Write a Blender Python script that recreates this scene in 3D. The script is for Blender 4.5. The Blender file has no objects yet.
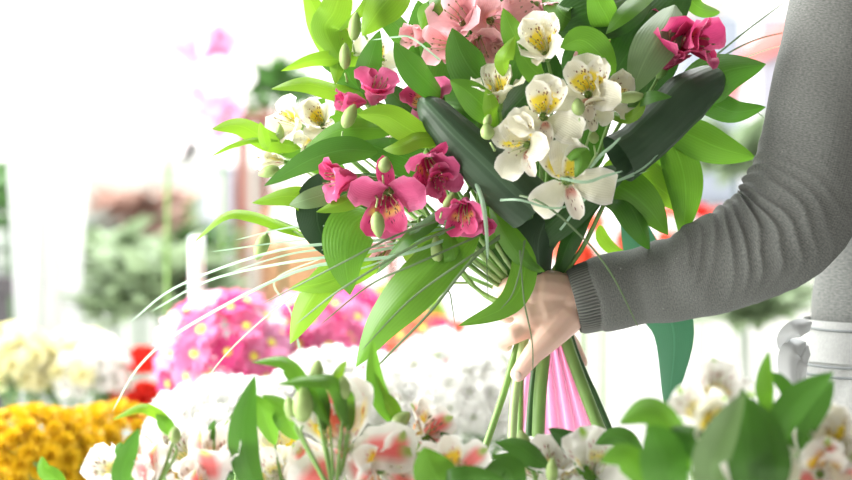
import bpy, math, random
from mathutils import Vector, Matrix, noise
random.seed(7)
S = bpy.context.scene
COL = S.collection
# ---------------------------------------------------------------- camera, world, light, exposure
CAM_Z = 1.10
cd = bpy.data.cameras.new('camera'); cam = bpy.data.objects.new('camera', cd); COL.objects.link(cam)
cam.location = (0, -2.0, CAM_Z); cam.rotation_euler = (math.pi/2, 0, 0)
cd.sensor_width = 36; cd.lens = 84.507; cd.clip_start = .05; cd.clip_end = 100
cd.dof.use_dof = True; cd.dof.focus_distance = 1.95; cd.dof.aperture_fstop = 2.8
S.camera = cam
w = bpy.data.worlds.new('overcast_sky'); S.world = w; w.use_nodes = True
bg = w.node_tree.nodes['Background']; bg.inputs[0].default_value = (1, .995, .985, 1); bg.inputs[1].default_value = 1.7
def area(name, loc, target, size, energy, color=(1, 1, 1)):
    l = bpy.data.lights.new(name, 'AREA'); l.shape = 'RECTANGLE'; l.size, l.size_y = size; l.energy = energy; l.color = color
    o = bpy.data.objects.new(name, l); COL.objects.link(o); o.location = loc
    o.rotation_euler = (Vector(target) - Vector(loc)).to_track_quat('-Z', 'Y').to_euler(); return o
area('window_daylight', (-2.7, -.25, 1.7), (0, .1, 1.0), (2.0, 1.8), 200, (1, .98, .94))
area('added_back_fill', (-.5, 1.3, 3.0), (-.4, .9, .5), (2.6, 2.0), 190, (1, 1, 1))  # added fill from above that whitens the back flowers, no real fixture
S.view_settings.view_transform = 'Standard'; S.view_settings.look = 'None'
S.view_settings.exposure = 0.25; S.view_settings.gamma = 1; S.view_settings.use_curve_mapping = False

def P(px, py, d=0.0):
    k = (2 + d) / 2000
    return Vector(((px - 426) * k, d, CAM_Z + (240 - py) * k))

# ---------------------------------------------------------------- materials
def nt(name):
    m = bpy.data.materials.new(name); m.use_nodes = True
    n = m.node_tree; n.nodes.clear(); return m, n
def N(n, t, **kw):
    x = n.nodes.new(t)
    for k, v in kw.items(): setattr(x, k, v)
    return x
def math_(n, op, a, b=None, c=None, clamp=False):
    x = N(n, 'ShaderNodeMath', operation=op, use_clamp=clamp)
    for i, v in enumerate((a, b, c)):
        if v is None: continue
        if isinstance(v, (int, float)): x.inputs[i].default_value = v
        else: n.links.new(v, x.inputs[i])
    return x.outputs[0]
def mixc(n, f, a, b):
    x = N(n, 'ShaderNodeMix', data_type='RGBA')
    for s, v in ((0, f), (6, a), (7, b)):
        if isinstance(v, (int, float)): x.inputs[s].default_value = v
        elif isinstance(v, tuple): x.inputs[s].default_value = (*v, 1) if len(v) == 3 else v
        else: n.links.new(v, x.inputs[s])
    return x.outputs[2]
def ramp(n, fac, stops):
    x = N(n, 'ShaderNodeValToRGB'); e = x.color_ramp.elements
    while len(e) < len(stops): e.new(.5)
    for i, (p, c) in enumerate(stops):
        e[i].position = p; e[i].color = (*c, 1) if not isinstance(c, (int, float)) else (c, c, c, 1)
    n.links.new(fac, x.inputs[0]); return x.outputs[0]
def uv(n):
    u = N(n, 'ShaderNodeUVMap'); s = N(n, 'ShaderNodeSeparateXYZ'); n.links.new(u.outputs[0], s.inputs[0])
    return u.outputs[0], s.outputs[0], s.outputs[1]
def finish(n, col, rough=.5, transl=0, tcol=None, bump=None, bs=.3, spec=.5, sss=0):
    p = N(n, 'ShaderNodeBsdfPrincipled'); out = N(n, 'ShaderNodeOutputMaterial')
    if isinstance(col, tuple): p.inputs['Base Color'].default_value = (*col, 1)
    else: n.links.new(col, p.inputs['Base Color'])
    p.inputs['Roughness'].default_value = rough; p.inputs['Specular IOR Level'].default_value = spec
    if sss:
        p.inputs['Subsurface Weight'].default_value = sss; p.inputs['Subsurface Scale'].default_value = .01
    if bump is not None:
        b = N(n, 'ShaderNodeBump'); b.inputs['Strength'].default_value = bs; b.inputs['Distance'].default_value = .001
        n.links.new(bump, b.inputs['Height']); n.links.new(b.outputs[0], p.inputs['Normal'])
    if transl:
        t = N(n, 'ShaderNodeBsdfTranslucent'); c = tcol if tcol is not None else col
        if isinstance(c, tuple): t.inputs[0].default_value = (*c, 1)
        else: n.links.new(c, t.inputs[0])
        mx = N(n, 'ShaderNodeMixShader'); mx.inputs[0].default_value = transl
        n.links.new(p.outputs[0], mx.inputs[1]); n.links.new(t.outputs[0], mx.inputs[2]); n.links.new(mx.outputs[0], out.inputs[0])
    else: n.links.new(p.outputs[0], out.inputs[0])
def noise_(n, vec, scale, detail=2):
    x = N(n, 'ShaderNodeTexNoise'); x.inputs['Scale'].default_value = scale; x.inputs['Detail'].default_value = detail
    if vec is not None: n.links.new(vec, x.inputs['Vector'])
    return x.outputs[0]
def plain(name, col, rough=.5, transl=0, spec=.5, var=.15, sss=0, nscale=30):
    m, n = nt(name)
    tc = N(n, 'ShaderNodeTexCoord')
    f = noise_(n, tc.outputs['Object'], nscale)
    c2 = tuple(max(0, x * (1 - var)) for x in col); c1 = tuple(min(1, x * (1 + var * .6)) for x in col)
    finish(n, mixc(n, f, c2, c1), rough, transl, spec=spec, sss=sss); return m
def leaf_mat(name, col, tcol, transl=.4, rough=.38, veins=14, spec=.5, vs=.2):
    m, n = nt(name); vec, u, v = uv(n)
    a = math_(n, 'MULTIPLY', u, veins * 6.283); s = math_(n, 'SINE', a)
    vein = math_(n, 'MULTIPLY_ADD', s, .5, .5)
    mid = math_(n, 'LESS_THAN', math_(n, 'ABSOLUTE', math_(n, 'SUBTRACT', u, .5)), .018)
    tc = N(n, 'ShaderNodeTexCoord'); f = noise_(n, tc.outputs['Object'], 22)
    lo = tuple(x * .75 for x in col); hi = tuple(min(1, x * 1.2) for x in col)
    c = mixc(n, f, lo, hi)
    c = mixc(n, math_(n, 'MULTIPLY', vein, vs), c, tuple(min(1, x * 1.7) for x in col))
    c = mixc(n, math_(n, 'MULTIPLY', mid, .45), c, tuple(min(1, x * 1.9 + .02) for x in col))
    finish(n, c, rough, transl, tcol, bump=vein, bs=.18, spec=spec); return m
LM = {
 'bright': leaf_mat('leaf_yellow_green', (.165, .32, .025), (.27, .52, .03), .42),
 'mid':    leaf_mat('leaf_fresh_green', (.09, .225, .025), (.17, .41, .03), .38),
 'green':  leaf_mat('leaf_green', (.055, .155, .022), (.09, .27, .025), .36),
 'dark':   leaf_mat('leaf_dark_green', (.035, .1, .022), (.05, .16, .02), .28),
 'grey':   leaf_mat('leaf_underside', (.17, .26, .12), (.16, .3, .08), .3, .5),
 'blue':   leaf_mat('aspidistra_leaf', (.038, .075, .038), (.03, .09, .03), .10, .5, 26, .35, .05),
 'teal':   leaf_mat('teal_leaf', (.06, .17, .10), (.07, .25, .12), .25, .4, 20),
}
M = {}
M['stem'] = plain('stem_green', (.2, .36, .09), .45, var=.3)
M['stem_pale'] = plain('stem_pale_green', (.42, .58, .24), .45, var=.25)
M['stem_dark'] = plain('stem_dark_green', (.05, .13, .04), .45, var=.3)
M['bud'] = plain('bud_green', (.38, .52, .18), .5, .2, var=.4, nscale=60)
M['grass'] = plain('bear_grass', (.14, .22, .1), .4, .2)
M['grass_pale'] = plain('bear_grass_pale', (.4, .6, .42), .4, .4)
M['anther'] = plain('anther', (.28, .2, .12), .7)

def petal_mat(name, base, edge, throat=None, thr=(.3, .72), dash=None, streak=None, tip=None, transl=.35, dashdens=.55, dscale=(13, 7)):
    """u across, v along the petal"""
    m, n = nt(name); vec, u, v = uv(n)
    uc = math_(n, 'ABSOLUTE', math_(n, 'SUBTRACT', u, .5))          # 0 centre .5 edge
    tc = N(n, 'ShaderNodeTexCoord'); oi = N(n, 'ShaderNodeObjectInfo')
    f = noise_(n, tc.outputs['Object'], 90)
    c = mixc(n, f, tuple(x * .88 for x in base), base)
    c = mixc(n, ramp(n, uc, [(.25, 0), (.5, 1)]), c, edge)
    if streak:
        w_ = ramp(n, uc, [(.12, 1), (.34, 0)]); l_ = ramp(n, v, [(.2, 0), (.42, 1), (.78, 1), (.93, 0)])
        c = mixc(n, math_(n, 'MULTIPLY', w_, l_), c, streak)
    if throat:
        w_ = ramp(n, uc, [(.28, 1), (.44, 0)]); l_ = ramp(n, math_(n, 'ADD', v, math_(n, 'MULTIPLY', math_(n, 'SUBTRACT', f, .5), .25)), [(thr[0], 0), (thr[0] + .14, 1), (thr[1] - .14, 1), (thr[1], 0)])
        c = mixc(n, math_(n, 'MULTIPLY', w_, l_), c, throat)
    if tip:
        w_ = ramp(n, uc, [(.05, 1), (.2, 0)]); l_ = ramp(n, v, [(.72, 0), (.86, 1)])
        c = mixc(n, math_(n, 'MULTIPLY', w_, l_), c, tip)
    if dash:
        mp = N(n, 'ShaderNodeMapping'); mp.inputs['Scale'].default_value = (dscale[0], dscale[1], 1)
        n.links.new(vec, mp.inputs[0])
        vo = N(n, 'ShaderNodeTexVoronoi'); vo.inputs['Scale'].default_value = 1; vo.inputs['Randomness'].default_value = .8
        n.links.new(mp.outputs[0], vo.inputs[0])
        # distance in a space squeezed along the petal gives short dashes
        d_ = math_(n, 'LESS_THAN', vo.outputs['Distance'], .32)
        l_ = ramp(n, v, [(.2, 0), (.26, 1), (.74, 1), (.8, 0)]); w_ = ramp(n, uc, [(.36, 1), (.44, 0)])
        k = math_(n, 'MULTIPLY', math_(n, 'MULTIPLY', d_, l_), w_)
        c = mixc(n, k, c, dash)
    base_g = ramp(n, v, [(0, 1), (.12, 0)])
    c = mixc(n, base_g, c, (.45, .55, .2))
    finish(n, c, .5, transl, bump=math_(n, 'SINE', math_(n, 'MULTIPLY', u, 90)), bs=.2, spec=.35); return m
CREAM = (.90, .88, .70)
PM = {
 'white':  (petal_mat('petal_cream', CREAM, (.88, .87, .78)),
            petal_mat('petal_cream_lip', (.86, .83, .68), (.88, .87, .78), (.90, .72, .07), (.08, .74), (.18, .03, .02), dscale=(10, 12)),
            petal_mat('petal_cream_low', (.86, .78, .66), (.88, .87, .78), (.66, .3, .26), (.12, .5), (.2, .03, .04), dscale=(10, 5))),
 'pink':   (petal_mat('petal_rose', (.70, .11, .28), (.80, .22, .42)),
            petal_mat('petal_rose_lip', (.62, .05, .18), (.78, .13, .32), (.82, .5, .12), (.38, .66), (.13, .005, .03)),
            petal_mat('petal_rose_low', (.60, .05, .18), (.74, .1, .28), None, (.3, .6), (.2, .01, .05))),
 'deep':   (petal_mat('petal_crimson', (.54, .05, .17), (.68, .14, .28)),
            petal_mat('petal_crimson_lip', (.48, .04, .14), (.64, .1, .22), (.75, .42, .12), (.35, .66), (.1, .005, .03)),
            petal_mat('petal_crimson_low', (.4, .02, .09), (.52, .06, .15), None, (.3, .6), (.1, .01, .03))),
 'light':  (petal_mat('petal_light_pink', (.90, .50, .54), (.94, .62, .65)),
            petal_mat('petal_light_pink_lip', (.90, .50, .53), (.94, .62, .65), (.85, .5, .4), (.3, .5)),
            petal_mat('petal_light_pink_low', (.90, .52, .55), (.94, .62, .65))),
 'flame':  (petal_mat('petal_white_flame', (.92, .89, .84), (.95, .94, .9), None, streak=(.88, .22, .22), tip=(.4, .55, .15)),
            petal_mat('petal_white_flame_lip', (.93, .88, .8), (.95, .94, .9), (.92, .65, .06), (.25, .72), (.6, .04, .06), dscale=(12, 4)),
            petal_mat('petal_white_flame_low', (.93, .85, .8), (.95, .94, .9), None, streak=(.88, .35, .36))),
 'snow':   (petal_mat('petal_snow', (.86, .85, .80), (.9, .89, .86), None, tip=(.3, .5, .08)),
            petal_mat('petal_snow_lip', (.88, .86, .8), (.9, .89, .86), (.86, .72, .25), (.3, .6), (.45, .12, .15), dscale=(12, 5)),
            petal_mat('petal_snow_low', (.88, .84, .78), (.9, .88, .85), None)),
}

# ---------------------------------------------------------------- helpers
def mesh(name, vs, fs, uvs=None, smooth=True):
    m = bpy.data.meshes.new(name); m.from_pydata([tuple(v) for v in vs], [], fs); m.update()
    if smooth: m.polygons.foreach_set('use_smooth', [True] * len(m.polygons))
    if uvs:
        l = m.uv_layers.new(name='UVMap')
        for p in m.polygons:
            for li in p.loop_indices: l.data[li].uv = uvs[m.loops[li].vertex_index]
    return m
def ob(name, me, mat=None, parent=None, loc=None, label=None):
    """mesh in world coordinates unless loc is given; children are stored relative to their (unrotated) parent"""
    if mat is not None and not me.materials: me.materials.append(mat)
    o = bpy.data.objects.new(name, me); COL.objects.link(o)
    if parent is not None:
        o.parent = parent
        if loc is None: o.location = -wloc(parent)
        else: o.location = loc
    elif loc is not None: o.location = loc
    if label: o['label'] = label
    return o
def wloc(o):
    v = Vector((0, 0, 0))
    while o is not None: v = v + o.location; o = o.parent
    return v
def thing(name, label, cat, loc=(0, 0, 0), group=None):
    o = bpy.data.objects.new(name, None); COL.objects.link(o); o.location = loc; o.empty_display_size = .05
    o['label'] = label; o['category'] = cat
    if group: o['group'] = group
    return o
def tag(o, label, cat, group=None):
    o['label'] = label; o['category'] = cat
    if group: o['group'] = group
    return o
def struct(name, me, mat):
    o = ob(name, me, mat); o['kind'] = 'structure'; return o
def box(a, b):
    vs = [(x, y, z) for x in (a[0], b[0]) for y in (a[1], b[1]) for z in (a[2], b[2])]
    return vs, [(0, 1, 3, 2), (4, 6, 7, 5), (0, 4, 5, 1), (2, 3, 7, 6), (0, 2, 6, 4), (1, 5, 7, 3)]
def join(parts):
    V, F = [], []
    for v, f in parts:
        o = len(V); V += list(v); F += [tuple(i + o for i in q) for q in f]
    return V, F
def boxes(name, lst):
    v, f = join([box(a, b) for a, b in lst]); return mesh(name, v, f, smooth=False)
def catmull(pts, n):
    pts = [Vector(p) for p in pts]
    if len(pts) == 2: return [pts[0].lerp(pts[1], i / n) for i in range(n + 1)]
    ext = [pts[0] * 2 - pts[1]] + pts + [pts[-1] * 2 - pts[-2]]
    out = []; seg = len(pts) - 1
    for i in range(n + 1):
        t = i / n * seg; k = min(int(t), seg - 1); t -= k
        a, b, c, d = ext[k:k + 4]
        out.append(.5 * ((2 * b) + (c - a) * t + (2 * a - 5 * b + 4 * c - d) * t * t + (3 * b - a - 3 * c + d) * t ** 3))
    return out
def tangents(c):
    return [(c[min(i + 1, len(c) - 1)] - c[max(i - 1, 0)]).normalized() for i in range(len(c))]
def interp(vals, t):
    x = t * (len(vals) - 1); k = min(int(x), len(vals) - 2); x -= k
    return vals[k] * (1 - x) + vals[k + 1] * x
def tube(pts, rads, n=10, seg=8, cap=True, smoothpath=True):
    c = catmull(pts, n) if smoothpath else [Vector(p) for p in pts]
    T = tangents(c); up = Vector((0, 1, 0)) if abs(T[0].y) < .9 else Vector((1, 0, 0))
    V, F, U = [], [], []
    nn = len(c) - 1
    for i, p in enumerate(c):
        a = (up - T[i] * up.dot(T[i])).normalized(); up = a; b = T[i].cross(a)
        r = interp(rads, i / nn) if len(rads) > 1 else rads[0]
        for j in range(seg):
            g = 2 * math.pi * j / seg; V.append(p + (a * math.cos(g) + b * math.sin(g)) * r); U.append((j / seg, i / nn))
    for i in range(nn):
        for j in range(seg):
            k = (j + 1) % seg; F.append((i * seg + j, i * seg + k, (i + 1) * seg + k, (i + 1) * seg + j))
    if cap:
        F.append(tuple(range(seg))[::-1]); F.append(tuple(nn * seg + j for j in range(seg)))
    return V, F
def tube_mesh(name, *a, **k):
    v, f = tube(*a, **k); return mesh(name, v, f)
def leaf_mesh(name, pts, width, roll=0, fold=.18, p=.62, q=.85, n=18, ripple=.04, twist=0, facing=(0, -1, .25)):
    """pts base -> tip in world coords, width in metres"""
    c = catmull(pts, n); T = tangents(c); V, F, U = [], [], []
    nu = 8; peak = (p / (p + q)) ** p * (q / (p + q)) ** q
    fn = Vector(facing).normalized(); ph = random.random() * 6
    for i, pt in enumerate(c):
        t = i / n; hw = width / 2 * max(.012, (t ** p) * ((1 - t) ** q) / peak)
        if t < .05: hw = max(hw * .6, .0012)
        s = T[i].cross(fn)
        if s.length < 1e-3: s = Vector((1, 0, 0))
        s.normalize(); nn = s.cross(T[i]).normalized()
        R = Matrix.Rotation(math.radians(roll + twist * t), 3, T[i]); s = R @ s; nn = R @ nn
        for j in range(nu + 1):
            u = j / nu * 2 - 1
            off = nn * (abs(u) ** 1.3 * fold * hw * -1 + ripple * hw * math.sin(t * 11 + ph + (2 if u > 0 else 0)) * abs(u) ** 2)
            V.append(pt + s * u * hw * math.sqrt(max(.1, 1 - (fold * .5) ** 2)) + off); U.append((j / nu, t))
    for i in range(n):
        for j in range(nu):
            a = i * (nu + 1) + j; F.append((a, a + 1, a + nu + 2, a + nu + 1))
    return mesh(name, V, F, U)

# alstroemeria -------------------------------------------------
def petal_mesh(name, L, W, th0, th1, p, q, ruffle=.05, cup=.25, tipr=0, n=12, nu=6):
    V, F, U = [], [], []
    r, h = .003, 0; peak = (p / (p + q)) ** p * (q / (p + q)) ** q; ph = random.random() * 6
    for i in range(n + 1):
        t = i / n; e = t * t * (3 - 2 * t); th = math.radians(th0 + (th1 - th0) * e + tipr * max(0, t - .75) * 4)
        if i: r += math.sin(th) * L / n; h += math.cos(th) * L / n
        hw = W / 2 * max(.03, (max(t, .02) ** p) * ((1 - t) ** q) / peak)
        nx, nz = -math.cos(th), math.sin(th)                         # inward normal
        for j in range(nu + 1):
            u = j / nu * 2 - 1
            o = cup * hw * u * u + ruffle * hw * math.sin(t * 23 + ph + u * 3) * abs(u) ** 2
            V.append(Vector((r + nx * o, u * hw, h + nz * o))); U.append((j / nu, t))
    for i in range(n):
        for j in range(nu):
            a = i * (nu + 1) + j; F.append((a, a + 1, a + nu + 2, a + nu + 1))
    return mesh(name, V, F, U)
_cache = {}
def petals_for(kind, op):
    k = (kind, op)
    if k in _cache: return _cache[k]
    th1 = {0: 22, 1: 48, 2: 74, 3: 96}[op]; th0 = 10 + 4 * op
    o = [petal_mesh('outer_petal', .047, .0305, th0, th1, 1.0, .40, .20, .26, 22) for _ in range(2)]
    i = petal_mesh('inner_petal', .047, .0235, max(4, th0 - 5), th1 - 8, .95, .45, .16, .3, 10)
    l = petal_mesh('inner_petal', .043, .0155, th0, th1 + 8, .95, .55, .05, .3, 16)
    for m_ in o: m_.materials.append(PM[kind][0])
    i.materials.append(PM[kind][1]); l.materials.append(PM[kind][2])
    st = []
    for g in range(6):
        a = math.radians(g * 60 + 12); b = Vector((math.cos(a), math.sin(a), 0)) * .003
        e = b * 2.4 + Vector((-.004, 0, .034 + .004 * (g % 2)))
        st.append(tube([Vector((0, 0, .004)) + b, b * 1.6 + Vector((0, 0, .02)), e], [.0004, .0003], 5, 5))
    sv, sf = join(st); ns = len(sf)
    an = []
    for g in range(6):
        a = math.radians(g * 60 + 12); b = Vector((math.cos(a), math.sin(a), 0)) * .003
        e = b * 2.4 + Vector((-.004, 0, .034 + .004 * (g % 2)))
        an.append(tube([e - Vector((0, 0, .002)), e, e + Vector((0, 0, .0025))], [.0005, .0010, .0004], 4, 5))
    v, f = join([(sv, sf)] + an); sm = mesh('stamens', v, f)
    sm.materials.append(PM[kind][2]); sm.materials.append(M['anther'])
    sm.polygons.foreach_set('material_index', [0] * ns + [1] * (len(f) - ns))
    cup = [(0, 0, -.010), (0, 0, -.004), (0, 0, .002), (0, 0, .006)]
    cv, cf = tube([Vector(x) for x in cup], [.0012, .0042, .0046, .0028], 8, 8)
    cm = mesh('blossom', cv, cf); cm.materials.append(M['stem'])
    _cache[k] = (o, i, l, sm, cm); return _cache[k]
KL = {'white': 'cream white blossom with yellow speckled throat', 'pink': 'rose pink blossom', 'deep': 'crimson pink blossom',
      'light': 'pale pink blossom', 'flame': 'white blossom with red flamed petals', 'snow': 'plain white blossom with green petal tips'}
def blossom(root, kind, px, py, d, rad, face, roll=0, op=2, stem_to=None, petals=True, ctr=.5):
    """px,py = centre of the visible flower, rad = visible radius in pixels, face=(right,up,toward viewer)"""
    o, i, l, sm, cm = petals_for(kind, op)
    sc = rad * (2 + d) / 2000 / .033
    f = Vector((face[0], -face[2], face[1])).normalized()
    pos = P(px, py, d) - f * .026 * sc
    q = f.to_track_quat('Z', 'Y') @ Matrix.Rotation(math.radians(roll), 4, 'Z').to_quaternion()
    b = bpy.data.objects.new('blossom', cm); COL.objects.link(b); b.parent = root; b.location = pos - root.location
    b.rotation_mode = 'QUATERNION'; b.rotation_quaternion = q; b.scale = (sc,) * 3; b['label'] = KL[kind]
    def pet(name, me, ang, s=1):
        c = bpy.data.objects.new(name, me); COL.objects.link(c); c.parent = b
        c.rotation_euler = (random.uniform(-.12, .12), random.uniform(-.16, .16), math.radians(ang + random.uniform(-8, 8)))
        c.scale = (s, s * random.uniform(.93, 1.07), s)
    # local -X.. : angle 90 is up
    for k, a in enumerate((90, 210, 330)): pet('outer_petal', o[k % 2], a, random.uniform(.95, 1.05))
    pet('inner_petal', i, 62); pet('inner_petal', i, 118); pet('inner_petal', l, 270)
    c = bpy.data.objects.new('stamens', sm); COL.objects.link(c); c.parent = b
    if stem_to is not None:
        s0 = pos - f * .010 * sc
        return s0, f
    return pos, f

def bud(root, px, py, d, ln, wd, direction, mat=None):
    dv = Vector((direction[0], 0, direction[1])).normalized(); dv.y = direction[2] if len(direction) > 2 else 0; dv.normalize()
    k = (2 + d) / 2000; c = P(px, py, d); L = ln * k; W = wd * k / 2
    return ob('bud', tube_mesh('bud', [c - dv * L * .6, c - dv * L * .48, c - dv * L * .25, c + dv * L * .1, c + dv * L * .38, c + dv * L / 2],
              [.0012, W * .7, W * 1.05, W * 1.0, W * .5, .0008], 12, 10), mat or M['bud'], root)

def LF(root, pts, wpx, mat='green', roll=0, d=None, fold=.2, twist=0, p=.62, q=.85, name='leaf', ripple=.05, label=None):
    W = []
    for t in pts:
        W.append(P(*t))
    dd = sum(x.y for x in W) / len(W)
    return ob(name, leaf_mesh(name, W, wpx * (2 + dd) / 2000, roll, fold, p, q, ripple=ripple, twist=twist), LM[mat], root, label=label)

# ================================================================ SETTING
wall_m = plain('wall_paint', (.93, .92, .90), .8, var=.03, nscale=2)
floor_m, n_ = nt('floor_tiles')
_tc = N(n_, 'ShaderNodeTexCoord'); _b = N(n_, 'ShaderNodeTexBrick'); n_.links.new(_tc.outputs['Object'], _b.inputs[0])
_b.inputs['Scale'].default_value = 2; _b.offset = 0; _b.inputs['Brick Width'].default_value = 1; _b.inputs['Row Height'].default_value = 1
_b.inputs['Color1'].default_value = (.8, .79, .77, 1); _b.inputs['Color2'].default_value = (.77, .76, .74, 1); _b.inputs['Mortar'].default_value = (.55, .54, .52, 1); _b.inputs['Mortar Size'].default_value = .01
finish(n_, _b.outputs[0], .5)
frame_m = plain('window_frame_white', (.9, .9, .9), .5, var=.03)
struct('floor', boxes('floor', [((-3.2, -3.3, -.05), (3.3, 3.6, 0))]), floor_m)
WY = 3.4
# back wall with two window openings
win = [(-2.6, -.62, 1.32, 2.7), (1.05, 1.9, 1.0, 2.7)]
wb = [((-3.2, WY, 0), (-2.6, WY + .15, 3.1)), ((-.62, WY, 0), (1.05, WY + .15, 3.1)), ((1.9, WY, 0), (3.2, WY + .15, 3.1)),
      ((-2.6, WY, 0), (-.62, WY + .15, 1.32)), ((-2.6, WY, 2.7), (-.62, WY + .15, 3.1)), ((1.05, WY, 0), (1.9, WY + .15, 1.0)), ((1.05, WY, 2.7), (1.9, WY + .15, 3.1))]
struct('wall_back', boxes('wall_back', wb), wall_m)
struct('trim_1', boxes('trim_1', [((-2.9, WY - .03, 0), (-.42, WY, 1.30))]), plain('wainscot_grey_green', (.34, .37, .33), .7, var=.25, nscale=5))
glass_m, n_ = nt('window_glass')
_t = N(n_, 'ShaderNodeBsdfTransparent'); _g = N(n_, 'ShaderNodeBsdfGlossy'); _g.inputs['Roughness'].default_value = .02
_mx = N(n_, 'ShaderNodeMixShader'); _mx.inputs[0].default_value = .06; _o = N(n_, 'ShaderNodeOutputMaterial')
n_.links.new(_t.outputs[0], _mx.inputs[1]); n_.links.new(_g.outputs[0], _mx.inputs[2]); n_.links.new(_mx.outputs[0], _o.inputs[0])
for k, (x0, x1, z0, z1) in enumerate(win):
    fr = [((x0, WY - .02, z0), (x0 + .05, WY + .1, z1)), ((x1 - .05, WY - .02, z0), (x1, WY + .1, z1)), ((x0, WY - .02, z0), (x1, WY + .1, z0 + .05)),
          ((x0, WY - .02, z1 - .05), (x1, WY + .1, z1))]
    if k == 0: fr.append((((x0 + x1) / 2 - .025, WY - .02, z0), ((x0 + x1) / 2 + .025, WY + .1, z1)))
    wo = struct('window_%d' % (k + 1), boxes('window', fr), frame_m)
    ob('pane', boxes('pane', [((x0 + .04, WY + .05, z0 + .04), (x1 - .04, WY + .056, z1 - .04))]), glass_m, wo)
shade_m = plain('light_block_paint', (.22, .21, .2), .8, var=.05, nscale=2)  # dark paint for unseen walls and ceiling, added to block sky light from the front
struct('wall_front_unseen', boxes('wall_front_unseen', [((-3.2, -3.3, 0), (3.2, -3.2, 3.1))]), shade_m)
struct('wall_right_unseen', boxes('wall_right_unseen', [((3.2, -3.3, 0), (3.3, WY + .15, 3.1))]), shade_m)
struct('ceiling_unseen', boxes('ceiling_unseen', [((-3.2, -3.3, 3.1), (3.3, .45, 3.2))]), shade_m)  # covers the front half only, left open behind so sky light gets in
xa, za = (P(222, 40, WY - .06).x, P(0, 40, WY - .06).z); xb = P(318, 0, WY - .06).x
struct('trim_2', boxes('trim_2', [((xa, WY - .06, za), (xb, WY, 3.05))]), plain('header_beige', (.46, .42, .39), .7, var=.06, nscale=3))
xa, za = (P(640, 14, WY - .06).x, P(0, 14, WY - .06).z); xb = P(720, 0, WY - .06).x
struct('trim_3', boxes('trim_3', [((xa, WY - .06, za), (xb, WY, 3.05))]), plain('header_sand', (.6, .5, .42), .7, var=.06, nscale=3))
#---- display benches
bench_m = plain('bench_white_laminate', (.86, .86, .85), .4, var=.03, nscale=4)
def bench(x0, x1, y0, y1, z, label):
    t = thing('display_bench', label, 'bench', ((x0 + x1) / 2, (y0 + y1) / 2, 0))
    ob('bench_top', boxes('bench_top', [((x0, y0, z - .04), (x1, y1, z))]), bench_m, t)
    for x in (x0 + .03, x1 - .08):
        for y in (y0 + .03, y1 - .08): ob('leg', boxes('leg', [((x, y, 0), (x + .05, y + .05, z - .04))]), bench_m, t)
bench(-1.1, .37, -.62, .0, .5, 'white laminate bench under the cut alstroemeria stems')
bench(-1.1, .30, .1, .86, .5, 'white laminate bench under the chrysanthemum pots')
bench(-1.35, .75, 1.0, 2.3, .5, 'white laminate bench along the back of the shop')

# ================================================================ BACKGROUND PLANTS
def head_mesh(name, rad, layers, cup, petw=.3, n=4, droop=0):
    V, F = [], []
    for (cnt, rr, el0, z0) in layers:
        for k in range(cnt):
            a = 2 * math.pi * (k + random.uniform(-.3, .3)) / cnt; L = rad * rr * random.uniform(.88, 1.08); w_ = L * petw
            r, h = rad * .08, z0; b = len(V); e = math.radians(el0 + random.uniform(-7, 7))
            ca, sa = math.cos(a), math.sin(a)
            for i in range(n + 1):
                t = i / n
                if i: r += math.cos(e) * L / n; h += math.sin(e) * L / n; e += math.radians(cup)
                hw = w_ * (.35 + .65 * math.sin(math.pi * min(1, t * .8 + .1))) * (1 if i < n else .45) * .5
                for u in (-1, 0, 1):
                    V.append((ca * r - sa * u * hw, sa * r + ca * u * hw, h + abs(u) * hw * .35))
            for i in range(n):
                for j in range(2):
                    q = b + i * 3 + j; F.append((q, q + 1, q + 4, q + 3))
    return mesh(name, V, F)
def dome(name, r, h, z=0, seg=12, rings=4):
    V, F = [(0, 0, z + h)], []
    for i in range(1, rings + 1):
        a = math.pi / 2 * i / rings
        for j in range(seg):
            g = 2 * math.pi * j / seg; V.append((math.cos(g) * r * math.sin(a), math.sin(g) * r * math.sin(a), z + h * math.cos(a)))
    for j in range(seg): F.append((0, 1 + j, 1 + (j + 1) % seg))
    for i in range(rings - 1):
        for j in range(seg):
            a = 1 + i * seg + j; b = 1 + i * seg + (j + 1) % seg; F.append((a, a + seg, b + seg, b))
    return mesh(name, V, F)
mm = {
 'yellow': plain('mum_yellow', (.80, .54, .015), .6, .3, var=.3), 'gold': plain('mum_gold_centre', (.85, .58, .02), .8, var=.3),
 'cream': plain('mum_cream', (.93, .90, .62), .6, .35, var=.1), 'lemon': plain('mum_lemon_centre', (.9, .8, .12), .8),
 'white': plain('mum_white', (.95, .95, .93), .6, .35, var=.03), 'lime': plain('mum_lime', (.45, .68, .1), .7, .3, var=.2),
 'pink': plain('daisy_light_pink', (.93, .42, .68), .6, .35, var=.15), 'blush': plain('daisy_blush', (.95, .72, .84), .6, .35, var=.1), 'magenta': plain('daisy_magenta', (.86, .07, .32), .6, .3, var=.25),
 'rosy': plain('daisy_rose', (.90, .22, .46), .6, .3, var=.25), 'red': plain('flower_red', (.85, .05, .03), .6, .3, var=.25),
 'coral': plain('flower_coral', (.93, .22, .12), .6, .4, var=.2), 'orchid': plain('orchid_white', (.95, .90, .93), .5, .4, var=.06),
 'orchidpink': plain('orchid_pink', (.93, .5, .72), .5, .4, var=.2),
}
foliage_m = plain('chrysanthemum_foliage', (.09, .22, .05), .6, .25, var=.5)
foliage_grey = plain('grey_green_foliage', (.30, .34, .30), .6, .2, var=.4)
foliage_red = plain('red_flecked_foliage', (.42, .27, .22), .6, .3, var=.6, nscale=14)
foliage_pale = plain('pale_foliage', (.27, .36, .21), .6, .3, var=.4)
HEADS = {}
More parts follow.
